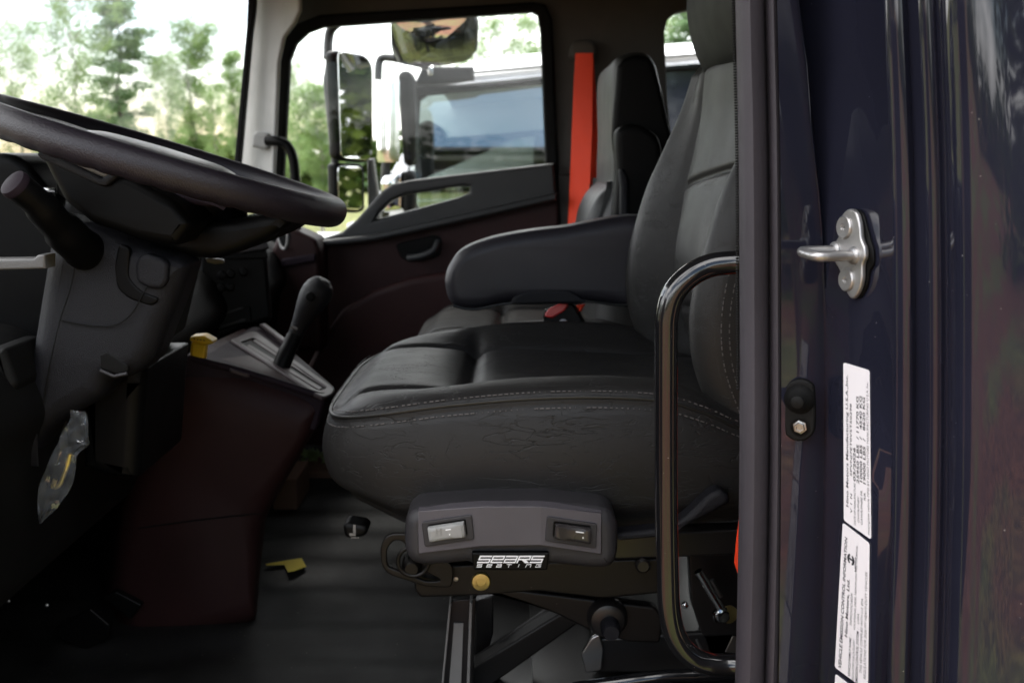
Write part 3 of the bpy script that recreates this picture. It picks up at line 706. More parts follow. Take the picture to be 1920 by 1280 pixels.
# maker's wordmark drawn in strokes
def strokes(letters, x0, y0, w, h, gapw, shear, th, O, n, Y):
    vb = MB(); k = 0; x = x0
    segs = {'S': 'ABDFG', 'E': 'ABCFDG', 'e': 'ABCDEG', 'a': 'ACEDFG', 'A': 'ACFEDG', 'R': 'ABCDX', 'T': 'AI', 'i': 'i', 'n': 'ABCFN', 'G': 'ABEGFd'}
    for ch in letters:
        def bar(xa, ya, xb, yb):
            nonlocal k
            k += 1
            pts = [(xa, ya), (xb, ya), (xb, yb), (xa, yb)]
            vb.poly([P(x + px * w + shear * (h - py * h), y0 + py * h, Y - .00004 * k) for px, py in pts])
        t, u = th, th * h / w * .9
        mid = .5
        D = {'A': (0, 0, 1, t), 'G': (0, 1 - t, 1, 1), 'D': (0, mid - t / 2, 1, mid + t / 2), 'B': (0, t, u, mid - t / 2), 'C': (1 - u, t, 1, mid - t / 2), 'E': (0, mid + t / 2, u, 1 - t), 'F': (1 - u, mid + t / 2, 1, 1 - t),
             'X': None, 'I': (.5 - u / 2, t, .5 + u / 2, 1), 'i': (.5 - u / 2, 0, .5 + u / 2, 1), 'N': (0, mid, u, 1), 'd': (.45, mid - t / 2, 1, mid + t / 2)}
        order = segs[ch]
        if ch == 'n': order = 'A' ; bar(0, t, u, 1); bar(1 - u, t, 1, 1)
        if ch == 'R': bar(0, mid + t / 2, u, 1); 
        for s_ in order:
            if D.get(s_): bar(*D[s_])
            elif s_ == 'X':
                k += 1; vb.poly([P(x + px * w + shear * (h - py * h), y0 + py * h, Y - .00004 * k) for px, py in ((.35, mid + t / 2), (.7, mid + t / 2), (1.08, 1), (.7, 1))])
        x += w + gapw
    return vb
bd = slab('badge', [(884, 1036), (1030, 1036), (1026, 1069), (888, 1069)], 1.1262, .01, M['black'], cp, .002, r=4)
sb = strokes('SeaRS', 894, 1041, 23, 14, 1.6, .45, .2, 0, 0, 1.1256)
s2 = strokes('seaTinG'.replace('s', 'S'), 893, 1057, 9.5, 6, 8.9, .4, .2, 0, 0, 1.1256)
b = len(sb.v); sb.v += s2.v; sb.f += [tuple(i + b for i in f) for f in s2.f]
sb.build('wordmark', M['white'], bd, smooth=False)
# recliner knob and lever
kn = slab('recline_knob', [(642, 986), (651, 980), (682, 985), (691, 994), (684, 1006), (660, 1011), (646, 1007)], 1.235, .035, M['black'], ds, .006, r=6)
mb = MB()
for (x0, y0, x1, y1) in ((662, 983, 667, 1000), (655, 999, 667, 1004)):
    mb.poly([P(x0, y0, 1.2345), P(x1, y0, 1.2345), P(x1, y1, 1.2345), P(x0, y1, 1.2345)])
for i in range(6): mb.poly([P(658 + i * 2.6, 1006, 1.2345), P(659.6 + i * 2.6, 1006, 1.2345), P(659.6 + i * 2.6, 1009, 1.2345), P(658 + i * 2.6, 1009, 1.2345)])
mb.build('symbol', M['strip'], kn, smooth=False)
slab('recline_lever', [(1150, 1002), (1260, 990), (1290, 966), (1330, 928), (1350, 918), (1368, 928), (1370, 944), (1300, 982), (1240, 1008), (1160, 1016)], 1.165, .03, M['plastic'], ds, .007, r=8)
# ---- suspension frame
fr = part('suspension_frame', ds)
slab('slide_plate', [(780, 1062), (1238, 1046), (1238, 1112), (1130, 1122), (1010, 1108), (905, 1116), (788, 1120), (777, 1104)], 1.215, .02, M['bracket'], fr, .003, r=6)
slab('slide_rail', [(1150, 1000), (1400, 992), (1400, 1040), (1150, 1050)], 1.205, .03, M['rail_black'], fr, .004)
slab('pull_handle', [(714, 1060), (713, 1025), (720, 1008), (735, 1000), (768, 1000), (790, 1020), (850, 1060), (848, 1102), (800, 1100), (730, 1078)], 1.20, .006, M['bracket'], fr, .002, r=12,
     holes=[rnd([Vector((726, 1062, 0)), Vector((725, 1030, 0)), Vector((738, 1012, 0)), Vector((756, 1014, 0)), Vector((780, 1062, 0)), Vector((828, 1088, 0)), Vector((800, 1090, 0))], 8)])
cc = P(775, 1052, 1.19)
MB().tube([cc + Vector((math.cos(a) * .0195, 0, math.sin(a) * .0195)) for a in [2 * math.pi * i / 28 for i in range(28)]], .0028, 10, closed=True).build('ring', M['bracket'], fr)
MB().lathe(P(775, 1052, 1.215), (0, -1, 0), [(.014, 0), (.013, .02), (.008, .026), (.0001, .026)], 20).build('spool', M['bracket'], fr)
MB().lathe(P(902, 1088, 1.215), (0, -1, 0), [(.0125, 0), (.0125, .0032), (.0112, .005), (.0062, .0056), (.0058, .0046), (.0001, .0046)], 26).build('zinc_bolt', M['brass'], fr)
MB().lathe(P(855, 1085, 1.215), (0, -1, 0), [(.003, 0), (.003, .001), (.0001, .0015)], 10).build('rivet', M['steel'], fr)
MB().lathe(P(1205, 1058, 1.205), (0, -1, 0), [(.010, 0), (.010, .004), (.007, .007), (.0001, .007)], 18).build('bolt', M['rail_black'], fr)
mb = MB()
slab('slide_rail', [(843, 1126), (892, 1122), (886, 1330), (822, 1330)], 1.285, .012, M['rail_black'], fr, .002)
fl2 = MB()
for (xa, ya, xb, yb, w, dep) in ((844, 1132, 825, 1330, .0028, .03), (883, 1130, 876, 1330, .0040, .034)):
    a, b_ = P(xa, ya, 1.27), P(xb, yb, 1.27); fl2.grid([[a + Vector((-w / 2, 0, 0)), a + Vector((w / 2, 0, 0)), a + Vector((w / 2, dep, 0)), a + Vector((-w / 2, dep, 0))], [b_ + Vector((-w / 2, 0, 0)), b_ + Vector((w / 2, 0, 0)), b_ + Vector((w / 2, dep, 0)), b_ + Vector((-w / 2, dep, 0))]], cu=True, caps=True)
fl2.build('flange', M['strip'], fr, bevel=.0008)
slab('rail_face', [(851, 1168), (869, 1168), (863, 1330), (838, 1330)], 1.2805, .003, M['strip'], fr, .0006)
slab('scissor_arm', [(860, 1290), (878, 1255), (1046, 1152), (1078, 1140), (1095, 1160), (1080, 1172), (900, 1300)], 1.34, .03, M['bracket'], fr, .004, r=6)
slab('scissor_arm', [(905, 1106), (960, 1104), (1230, 1138), (1244, 1160), (1238, 1206), (1180, 1204), (1110, 1184), (1040, 1150)], 1.25, .02, M['bracket'], fr, .004, r=8)
MB().tube([P(892, 1240, 1.40), P(1060, 1128, 1.40)], .009, 14).build('cross_tube', M['rail_black'], fr)
slab('rear_post', [(893, 1126), (925, 1116), (925, 1188), (893, 1300), (886, 1300)], 1.42, .02, M['rail_black'], fr, .003)
MB().lathe(P(1138, 1154, 1.25), (0, -1, 0), [(.027, 0), (.027, .008), (.022, .016), (.016, .018)], 28).build('pivot_cup', M['rail_black'], fr)
MB().lathe(P(1143, 1170, 1.235), (0, -1, 0), [(.013, 0), (.013, .020), (.010, .026), (.0001, .026)], 24).build('pivot_pin', M['plastic'], fr)
slab('base_box', [(1110, 1196), (1240, 1188), (1420, 1180), (1420, 1262), (1120, 1262)], 1.30, .30, M['rail_black'], fr, .006)
MB().tube([P(1075, 1290, 1.22), P(1250, 1266, 1.22), P(1420, 1262, 1.22)], .0085, 14).build('base_tube', M['black_gloss'], fr)
slab('damper_bracket', [(1090, 1225), (1108, 1196), (1124, 1188), (1132, 1215), (1128, 1256), (1098, 1262)], 1.285, .008, M['steel'], fr, .002, r=6)
slab('slide_rail', [(1000, 1296), (1420, 1290), (1420, 1400), (1000, 1400)], 1.30, .35, M['rail_black'], fr, .004)
slab('back_bracket', [(1290, 1010), (1420, 1000), (1420, 1240), (1330, 1230), (1296, 1130)], 1.30, .02, M['rail_black'], fr, .003, r=8)
MB().tube([P(1309, 1070, 1.24), P(1350, 1138, 1.24)], .0058, 12).build('gas_strut', M['chrome'], fr)
MB().tube([P(1335, 1086, 1.27), P(1352, 1118, 1.27)], .003, 10).build('cable', M['steel'], fr)
MB().lathe(P(1352, 1152, 1.24), (.35, -1, .05), [(.012, -.004), (.012, 0), (.0088, .0005), (.0088, .008), (.0075, .0105), (.0001, .0105)], 6).build('hex_nut', M['chrome'], fr, ang=20)
MB().lathe(P(1366, 1150, 1.25), (.35, -1, .05), [(.012, 0), (.012, .004), (.0001, .005)], 20).build('washer', M['brass'], fr)
MB().lathe(P(1284, 1133, 1.26), (-.2, -1, .3), [(.005, 0), (.005, .005), (.0001, .008)], 10).build('rivet', M['chrome'], fr)
MB().tube([P(1146, 1104, 1.235), P(1180, 1080, 1.235)], .0012, 8).build('pin', M['steel'], fr)
MB().tube([P(1306, 1198, 1.22), P(1318, 1222, 1.22)], .002, 8).build('pin', M['steel'], fr)
slab('clip', [(1360, 1222), (1374, 1192), (1392, 1200), (1392, 1226)], 1.20, .004, M['steel'], fr, .001)
slab('base_plate', [(826, 1330), (1420, 1330), (1420, 1440), (820, 1440)], 1.28, .40, M['rail_black'], fr, .01)

# ---- passenger seat
ps = thing('passenger_seat', 'dark passenger seat in front of the small side window, half hidden behind the armrest', 'seat', (.05, 2.30, .98))
c2 = cu.copy(); C.objects.link(c2); c2.data = cu.data.copy(); c2.parent = ps; c2.location = (.035, 0, -.062)
slab('backrest', [(1146, 360), (1150, 300), (1152, 250), (1151, 200), (1151, 145), (1158, 108), (1180, 95), (1212, 94), (1232, 110), (1242, 140), (1258, 215), (1275, 300), (1300, 520), (1290, 700), (1130, 700), (1120, 560), (1124, 430)], 2.06, .46, M['seat_grey'], ps, .06, curve=True, ang=70)
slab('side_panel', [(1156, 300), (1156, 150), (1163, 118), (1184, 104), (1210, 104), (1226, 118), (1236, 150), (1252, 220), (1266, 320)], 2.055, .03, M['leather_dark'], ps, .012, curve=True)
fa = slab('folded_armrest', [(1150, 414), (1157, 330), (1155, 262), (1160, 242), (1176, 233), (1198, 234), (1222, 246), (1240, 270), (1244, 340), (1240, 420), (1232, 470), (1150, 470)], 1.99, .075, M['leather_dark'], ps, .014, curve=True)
slab('hinge_cover', [(1162, 420), (1163, 350), (1160, 318), (1170, 316), (1178, 335), (1180, 420)], 1.975, .02, M['plastic'], ps, .006, r=6)
slab('bolster', [(1098, 470), (1100, 420), (1118, 375), (1148, 345), (1164, 335), (1160, 372), (1148, 420), (1140, 470)], 2.10, .36, M['seat_grey'], ps, .03, curve=True)
MB().box((.08, 2.30, 1.12), (.46, .40, .24)).build('pedestal', M['rubber'], ps, bevel=.02)

# ---- belts
def strap(name, pts, w, parent=None, m='orange'):
    rows = []
    for a, b_ in pts: rows.append([a, (a + b_) / 2 + Vector((0, -.0035, 0)), b_])
    mb = MB(); back = [[p + Vector((0, .0016, 0)) for p in r] for r in rows]
    full = [r + list(reversed(q)) for r, q in zip(rows, back)]
    return mb.grid(full, cu=True, caps=True).build(name, M[m], parent)
sbt = strap('seat_belt', [(P(1079, 100, 2.69), P(1112, 100, 2.68)), (P(1076, 150, 2.69), P(1111, 150, 2.665)), (P(1072, 250, 2.68), P(1110, 250, 2.645)), (P(1067, 380, 2.66), P(1104, 380, 2.622)), (P(1062, 470, 2.63), P(1099, 470, 2.59)), (P(1060, 640, 2.60), P(1096, 640, 2.56))], 1)
strap('return_strap', [(P(1094, 106, 2.712), P(1113, 106, 2.712)), (P(1098, 230, 2.716), P(1121, 230, 2.716)), (P(1100, 346, 2.718), P(1129, 346, 2.718))], 1, sbt)
tag(sbt, 'bright orange seat belt hanging down the wall beside the passenger seat', 'seat belt')
b2 = strap('seat_belt', [(P(1450, 700, 1.16), P(1478, 700, 1.16)), (P(1412, 880, 1.145), P(1436, 880, 1.145)), (P(1389, 950, 1.14), P(1412, 950, 1.14)), (P(1381, 1010, 1.14), P(1410, 1010, 1.14)), (P(1377, 1055, 1.14), P(1410, 1055, 1.14)), (P(1387, 1085, 1.14), P(1413, 1085, 1.14)), (P(1404, 1160, 1.15), P(1430, 1160, 1.15)), (P(1425, 1260, 1.16), P(1452, 1260, 1.16))], 1)
tag(b2, 'sliver of orange belt webbing peeking out beside the weatherstrip low by the seat frame', 'seat belt')
# ------------------------------------------------------------------ steering
sw_ = thing('steering_wheel', 'large dark leather steering wheel seen almost edge on', 'steering wheel', tuple(P(300, 330, 1.33)))
Cw = P(303, 300, 1.33); tip = P(622, 399, 1.33)
e1 = tip - Cw; RW = e1.length; e1.normalize()
near = P(313, 327, 1.33 - RW); e2 = near - Cw; e2 = (e2 - e1 * e2.dot(e1)).normalized(); e3 = e1.cross(e2); e3 = e3 if e3.z > 0 else -e3
n = 160; ring = [Cw + (e1 * math.cos(2 * math.pi * i / n) + e2 * math.sin(2 * math.pi * i / n)) * RW for i in range(n)]
rows = []
for i in range(n):
    a = 2 * math.pi * i / n; rad = e1 * math.cos(a) + e2 * math.sin(a); row = []
    for k in range(20):
        b = 2 * math.pi * k / 20; rr = .0172
        finger = .0016 * max(0, math.sin(a * 46)) * max(0, -math.sin(b) * .8 - .1) if 0.5 < (a % (2 * math.pi)) < 2.6 else 0
        row.append(Cw + rad * RW + rad * math.cos(b) * (rr - finger) + e3 * math.sin(b) * (rr * 1.12 - finger * 1.5))
    rows.append(row)
MB().grid(rows, cu=True, cv=True).build('rim', M['wheel'], sw_, ang=80)
def wp(r, a, h): return Cw + (e1 * math.cos(a) + e2 * math.sin(a)) * r + e3 * h
# hub below the wheel plane
rows = []
for r, h in ((.01, .012), (.075, .012), (.098, .004), (.108, -.018), (.112, -.05), (.100, -.078), (.07, -.092), (.01, -.094)):
    rows.append([wp(r * (1 + .12 * math.cos(2 * a)), a, h) for a in [2 * math.pi * k / 48 for k in range(48)]])
MB().grid(rows, cu=True, caps=True).build('hub', M['black'], sw_, ang=50)
rows = [[wp(r, a, h) for a in [2 * math.pi * k / 40 for k in range(40)]] for r, h in ((.098, .004), (.094, .010), (.080, .0135), (.04, .0155), (.004, .016))]
MB().grid(rows, cu=True, caps=True).build('horn_pad', M['strip'], sw_, ang=50)
for a0 in (R(20), R(160), R(-160), R(-20)):
    rows = [[wp(r, a0 + w / r * s_, h) for s_, h in ((-1, -.006), (-.8, .006), (.8, .006), (1, -.006), (.8, -.020), (-.8, -.020))] for r, w in ((.06, .03), (.11, .028), (.16, .026), (RW - .004, .030))]
    MB().grid(rows, cu=True, caps=True).build('spoke', M['plastic'], sw_, ang=50)
# switch pod on the near side
pod = part('switch_pod', sw_)
slab('body', [(54, 250), (72, 262), (100, 282), (196, 330), (215, 322), (240, 330), (330, 380), (360, 420), (330, 462), (270, 452), (170, 420), (118, 378), (92, 330)], 1.17, .16, M['black'], pod, .012, r=10)
slab('frame', [(66, 288), (84, 282), (190, 334), (222, 312), (232, 320), (200, 350), (188, 350), (74, 298)], 1.162, .03, M['plastic'], pod, .004, r=5)
slab('rocker', [(84, 278), (112, 272), (214, 320), (198, 336), (90, 290)], 1.165, .03, M['strip'], pod, .005, r=5)
slab('trim', [(40, 246), (66, 250), (74, 270), (62, 286), (50, 268)], 1.17, .05, M['plastic'], pod, .006, r=5)
slab('lower_cover', [(110, 372), (150, 380), (250, 410), (380, 420), (520, 400), (548, 418), (500, 450), (440, 476), (400, 487), (345, 483), (250, 455), (150, 405)], 1.24, .20, M['black'], sw_, .014, r=14)
slab('spoke_trim', [(292, 352), (340, 360), (402, 376), (428, 388), (380, 388), (330, 378)], 1.215, .03, M['mauve_trim'], sw_, .006, r=6)

col = thing('steering_column', 'grey grained steering column shroud with a stalk, under the wheel', 'steering column', tuple(P(200, 800, 1.35)))
slab('shroud', [(84, 450), (108, 428), (130, 420), (168, 428), (245, 456), (332, 484), (350, 500), (336, 540), (300, 630), (284, 672), (262, 698), (232, 713), (200, 718), (184, 750), (150, 772), (112, 792), (78, 818), (52, 862), (34, 884), (30, 800), (44, 700), (62, 585)], 1.20, .085, M['plastic'], col, .026, r=10, ang=60)
slab('column_core', [(110, 470), (300, 500), (262, 660), (200, 700), (120, 700)], 1.27, .2, M['rubber'], col, .02, r=8)
slab('lower_shroud', [(150, 690), (270, 690), (264, 760), (256, 900), (236, 904), (180, 892), (150, 880)], 1.27, .2, M['black'], col, .02, r=8)
MB().tube(crom([P(142, 488, 1.196), P(132, 540, 1.196), P(112, 602, 1.196), P(92, 690, 1.196), (P(80, 760, 1.198))], 6), .0008, 6).build('parting_line', M['rubber'], col)
MB().tube(crom([P(112, 600, 1.197), P(150, 608, 1.197), P(195, 612, 1.197), P(224, 606, 1.197), P(248, 586, 1.197), P(266, 555, 1.197), P(276, 538, 1.197)], 6), .0008, 6).build('parting_line', M['rubber'], col)
slab('button', [(252, 500), (258, 481), (274, 475), (304, 485), (315, 497), (313, 528), (302, 543), (280, 542), (256, 530)], 1.193, .02, M['plastic'], col, .006, r=8)
slab('groove', [(222, 456), (244, 464), (240, 520), (262, 545), (300, 560), (285, 575), (240, 560), (218, 540), (214, 500)], 1.198, .01, M['black'], col, .003, r=12)
slab('key_slot', [(186, 664), (200, 657), (240, 684), (240, 698), (222, 704), (188, 692)], 1.1992, .01, M['rubber'], col, .003, r=5)
MB().tube([P(188, 694, 1.198), P(214, 705, 1.198), P(238, 700, 1.198)], .0022, 8).build('slot_lip', M['panel_plastic'], col)
sk = part('stalk', col)
MB().tube(crom([P(28, 346, 1.10), P(70, 380, 1.12), P(110, 425, 1.15), P(150, 462, 1.19), P(160, 470, 1.21)], 5), [.0165] * 6 + [.019] * 5 + [.023] * 5 + [.0245] * 5, 24).build('lever', M['black'], sk, ang=60)
ax = P(28, 346, 1.10) - P(70, 380, 1.12)
MB().lathe(P(28, 346, 1.10), ax, [(.0168, -.004), (.0170, .000), (.0158, .004), (.010, .0062), (.0001, .007)], 28).build('end_cap', M['mauve_trim'], sk)
# plastic bag hanging under the column
rows = []
cl = [(146, 770, 13), (148, 790, 15), (140, 815, 22), (138, 832, 25), (122, 850, 20), (114, 880, 24), (104, 910, 26), (92, 940, 19), (78, 968, 6), (74, 978, 1)]
pts_ = crom([Vector(c) for c in cl], 4)
for j, c in enumerate(pts_):
    row = []
    for k in range(13):
        u = k / 6 - 1
        cr_ = .006 * mnoise.noise(Vector((u * 2.1, j * .28, 1.7))) + .004 * mnoise.noise(Vector((u * 5, j * .7, 4)))
        row.append(P(c.x + u * c.z + .15 * c.z * u, c.y + 5 * u * (1 if j > 28 else .4), 1.185 + cr_))
    rows.append(row)
bag = MB().grid(rows).build('plastic_bag', M['bag'], ang=55)
tag(bag, 'crumpled clear plastic bag hanging below the steering column shroud', 'bag')
MB().tube(crom([P(132, 850, 1.189), P(124, 880, 1.189), P(112, 908, 1.189), P(100, 912, 1.189), P(104, 898, 1.189)], 5), .003, 8).build('key', M['brass'], bag)

# ------------------------------------------------------------------ dashboard
da = thing('dashboard', 'dark dashboard with gauges and radio between wheel and passenger door', 'dashboard', (-.75, 1.8, 1.2))
prof = [(-1.0, 1.44), (-.86, 1.52), (-.70, 1.545), (-.635, 1.53), (-.60, 1.50), (-.575, 1.44), (-.60, 1.40), (-.63, 1.20), (-.80, 1.10), (-1.0, 1.10)]
pr = rnd([Vector((x, 0, z)) for x, z in prof], .03)
MB().grid([[Vector((p.x, y, p.z)) for p in pr] for y in (1.0, 1.6, 2.2, 2.66)], cu=True, caps=True).build('body', M['rubber'], da, bevel=.006)
slab('cluster_hood', [(-120, 300), (-60, 286), (0, 287), (22, 291), (45, 304), (76, 342), (110, 388), (150, 450), (150, 760), (-120, 760)], 1.28, .34, M['black'], da, .012, r=8)
slab('bright_strip', [(-60, 487), (62, 485), (70, 478), (84, 478), (84, 504), (-60, 508)], 1.16, .03, M['strip'], da, .003)
MB().tube(crom([P(80, 356, 1.25), P(92, 356, 1.25), P(104, 357, 1.25)], 4), .003, 8).build('chrome_edge', M['chrome'], da)
slab('driver_side_panel', [(-120, 690), (-20, 655), (6, 655), (30, 720), (24, 742), (-120, 760)], 1.15, .1, M['rubber'], da, .01, r=6)
slab('end_panel', [(508, 470), (528, 424), (556, 432), (592, 448), (600, 470), (602, 660), (520, 660), (505, 600)], 2.55, .12, M['maroon'], da, .014, r=6)
slab('ledge', [(526, 486), (590, 476), (592, 490), (528, 502)], 2.54, .04, M['mauve_trim'], da, .005)
vt = P(531, 440, 2.53)
MB().tube([vt + Vector((math.cos(a) * .016 * 1.0, -.02 * math.cos(a), math.sin(a) * .036)) for a in [2 * math.pi * i / 32 for i in range(32)]], .004, 10, closed=True).build('air_vent', M['strip'], da)
slab('vent_core', [(521, 420), (536, 420), (544, 440), (540, 462), (528, 462), (518, 440)], 2.545, .02, M['rubber'], da, .004, r=6)
# centre stack, turned towards the driver
OS2 = P(450, 560, 2.02); ns2 = Vector((.35, -1, .18)).normalized()
slabn('centre_stack', [(372, 470), (500, 452), (512, 600), (470, 612), (400, 645), (372, 650)], OS2, ns2, .10, M['black'], da, .010, r=8)
slabn('display', [(436, 468), (498, 446), (506, 466), (430, 478)], OS2, ns2, .008, M['panel_plastic'], da, .003, r=4, lift=.004)
slabn('display', [(420, 478), (500, 470), (503, 484), (424, 486)], OS2, ns2, .006, M['black'], da, .002, r=4, lift=.003)
slabn('radio', [(386, 598), (470, 574), (472, 604), (394, 624)], OS2, ns2, .02, M['black'], da, .003, r=3, lift=.004)
slabn('radio_edge', [(395, 594), (456, 575), (456, 579), (396, 598)], OS2, ns2, .004, M['panel_plastic'], da, .001, lift=.006)
slabn('radio_edge', [(402, 614), (460, 597), (460, 602), (403, 619)], OS2, ns2, .004, M['panel_plastic'], da, .001, lift=.006)
for q in ((416, 516), (432, 514), (456, 510), (414, 540), (432, 538)):
    c_ = PN(*q, OS2, ns2); MB().lathe(c_, ns2, [(.009, 0), (.009, .008), (.007, .012), (.0001, .013)], 18).build('dial_knob', M['black'], da)
slab('light_patch', [(384, 484), (392, 483), (418, 487), (420, 494), (400, 496), (386, 492)], 1.52, .01, M['strip'], da, .003, r=3)

# engine cover and shift console
ec = thing('engine_cover', 'large dark maroon engine cover with the gear gate on top, behind the steering column', 'engine cover', tuple(PZ(420, 1200, .97)))
bo = rnd([Vector((*q, 0)) for q in [(330, 664), (358, 668), (440, 688), (530, 716), (600, 741), (610, 756), (602, 795), (566, 868), (520, 950), (500, 990), (488, 1100), (482, 1188), (330, 1222), (240, 1235), (200, 1150), (250, 800)]], 16, 4)
rows = []
for t, ins in ((0, .055), (.006, .034), (.016, .017), (.032, .006), (.055, 0), (.5, 0), (1, 0)):
    row = []
    bc = P(400, 930, 1.58)
    for q in bo:
        p_ = P(q.x, q.y, 1.58); dd_ = lerpt([(330, .40), (357, .36), (474, .20), (600, .05), (640, .04)], q.x); dz = 1 - ins / max(.1, (p_ - bc).length)
        p_ = bc + (p_ - bc) * dz; p_.y = 1.58 + (.055 * (t / .055) if t <= .055 else .055 + max(.004, dd_ - .055) * (t - .055) / .945); p_.x *= 1 + (p_.y / 1.58 - 1) * sst(745, 840, q.y); p_.z -= (.05 * (p_.y - 1.58) + .004) * (1 - sst(744, 762, q.y)); row.append(p_)
    rows.append(row)
MB().grid(rows, cu=True, caps=True).build('body', M['maroon'], ec, ang=60)
MB().tube(crom([P(490, 962, 1.578), P(430, 968, 1.578), P(360, 976, 1.578), P(260, 990, 1.578)], 4), .0012, 6).build('seam', M['rubber'], ec)
MB().tube(crom([P(346, 670, 1.592), P(390, 680, 1.592), P(440, 692, 1.588), P(520, 716, 1.588), P(590, 739, 1.59), P(606, 742, 1.60)], 6), .006, 10).build('edge_bead', M['mauve_trim'], ec)
A_, B_, D_ = P(350, 664, 1.60), P(604, 742, 1.60), P(474, 612, 1.96)
ng = (B_ - A_).cross(D_ - A_); ng = ng if ng.z > 0 else -ng; ng.normalize()
slabn('console_top', [(338, 664), (388, 662), (436, 634), (470, 612), (486, 612), (540, 650), (632, 728), (612, 746), (560, 728), (470, 700)], A_, ng, .06, M['mauve_trim'], ec, .004, r=8, lift=.001)
slabn('bezel', [(432, 636), (470, 620), (482, 622), (536, 662), (629, 728), (624, 738), (606, 744), (590, 736)], A_, ng, .008, M['bezel'], ec, .003, r=6, lift=.006,
      holes=[[(450, 640), (476, 632), (536, 672), (614, 726), (598, 732), (540, 696)]])
slabn('gate_floor', [(444, 640), (476, 628), (620, 728), (598, 738)], A_, ng, .003, M['rubber'], ec, .0008, lift=.0018)
for q in ([(462, 648), (468, 645), (604, 727), (598, 730)], [(474, 638), (480, 636), (612, 722), (608, 725)]):
    slabn('gate_rib', q, A_, ng, .006, M['bezel'], ec, .001, lift=.004)
slabn('side_trim', [(488, 606), (498, 606), (560, 652), (552, 654)], A_, ng, .006, M['bezel'], ec, .002, lift=.012)
slabn('name_strip', [(430, 686), (436, 684), (470, 694), (474, 700), (466, 702), (432, 692)], A_, ng, .005, M['bezel'], ec, .001, r=3, lift=.004)
gs = thing('gear_shifter', 'black gear lever with a rounded knob standing in the gate', 'gear lever', tuple(P(536, 690, 1.74)))
MB().tube(crom([P(524, 694, 1.70), P(538, 660, 1.715), P(552, 630, 1.73)], 5), [.0155] * 6 + [.0140] * 5, 18).build('boot', M['black'], gs, ang=60)
prof = [(548, 645, .0125), (552, 634, .0130), (557, 621, .0138), (563, 607, .0150), (570, 592, .0180), (578, 577, .0225), (586, 563, .0262), (594, 550, .0275), (601, 539, .0255), (607, 530, .0190), (610, 526, .0110), (611, 524, .003)]
pp = crom([P(a_, b_, 1.735) for a_, b_, r_ in prof], 3); rr_ = [lerpt([(i * 3, q[2]) for i, q in enumerate(prof)], i) for i in range(len(pp))]
MB().tube(pp, rr_, 26).build('knob', M['plastic'], gs, ang=80)
MB().lathe(P(583, 556, 1.711), Vector((-.35, -1, .1)), [(.009, 0), (.009, .003), (.0075, .0045), (.0001, .005)], 20).build('button', M['black'], gs)
MB().tube([P(546, 612, 1.716), P(557, 617, 1.716)], .003, 8).build('collar', M['strip'], gs)
yk = thing('pull_control', 'yellow pull knob poking up from the console by the steering column', 'knob', tuple(P(370, 672, 1.60)))
slab('cap', [(356, 631), (380, 629), (399, 640), (398, 645), (384, 648), (354, 640)], 1.585, .03, M['yellow'], yk, .004, r=4)
slab('stem', [(358, 640), (386, 645), (382, 676), (354, 676)], 1.592, .018, M['yellow'], yk, .004, r=3)
mb = MB()
for i in range(4): mb.poly([P(363 + i * 6, 634 + i * .8, 1.5845), P(366 + i * 6, 634.4 + i * .8, 1.5845), P(366 + i * 6, 637 + i * .8, 1.5845), P(363 + i * 6, 636.6 + i * .8, 1.5845)])
mb.build('lettering', M['ink'], yk, smooth=False)

# pedals, bolts
for i, (q, lab) in enumerate((([(112, 1176), (168, 1140), (206, 1172), (204, 1196), (160, 1220), (110, 1194)], 'dim square brake pedal beside the engine cover foot'), ([(190, 1120), (216, 1108), (266, 1134), (244, 1162)], 'dim narrow throttle pedal by the maroon engine cover'))):
    pdl = slab('pedal_pad', q, 1.50 + .06 * i, .015, M['black'], None, .003, r=5); pdl.name = 'pedal'; tag(pdl, lab, 'pedal')
for q in ((58, 1075), (16, 1126), (88, 1134), (172, 1240)):
    MB().lathe(P(*q, 1.5), (.2, -1, .3), [(.003, 0), (.003, .002), (.0001, .004)], 10).build('bolt_head', M['steel'], cab)
# loose things on the floor
def floor_pt(px, py, z=.985): return PZ(px, py, z)
def flr_card(name, px, m, th=.0008):
    pts = [floor_pt(*p, .9745) for p in px]; mb = MB(); n_ = len(pts)
    mb.grid([pts, [p + ZA * th for p in pts]], cu=True, caps=True); return mb.build(name, m)
o = flr_card('yellow_tag', [(498, 1057), (545, 1049), (566, 1046), (574, 1062), (552, 1070), (540, 1072), (533, 1058), (500, 1060)], M['yellow_tag']); tag(o, 'yellow paper tag lying on the black rubber floor', 'paper tag')
def carton(px0, px1, py_top, py_bot, Y, d, lab):
    a, b_ = P(px0, py_bot, Y), P(px1, py_bot, Y); t = P(px0, py_top, Y).z
    z0 = .966
    o = MB().box(((a.x + b_.x) / 2, Y + d / 2, (t + z0) / 2), (b_.x - a.x, d, t - z0)).build('cardboard_box', M['board'], bevel=.004)
    return tag(o, lab, 'box')
carton(562, 640, 884, 935, 2.36, .16, 'brown carton on the floor against the passenger door, with green leaves behind it')
carton(512, 558, 898, 962, 2.14, .14, 'smaller dim brown carton beside the foot of the engine cover')
mb = MB()
for i in range(26):
    c_ = P(random.uniform(568, 612), random.uniform(846, 866), 2.42 + random.uniform(-.03, .03)); q = Matrix.Rotation(random.uniform(0, 6.28), 3, 'Y') @ Matrix.Rotation(random.uniform(-1, 1), 3, 'X')
    mb.poly([c_ + q @ Vector(v) for v in ((-.012, 0, 0), (0, .002, -.006), (.014, 0, 0), (0, .002, .006))])
lf = mb.build('wrapper', M['leaf'], smooth=False); tag(lf, 'small green wrapper scraps above the brown carton on the floor', 'wrapper')
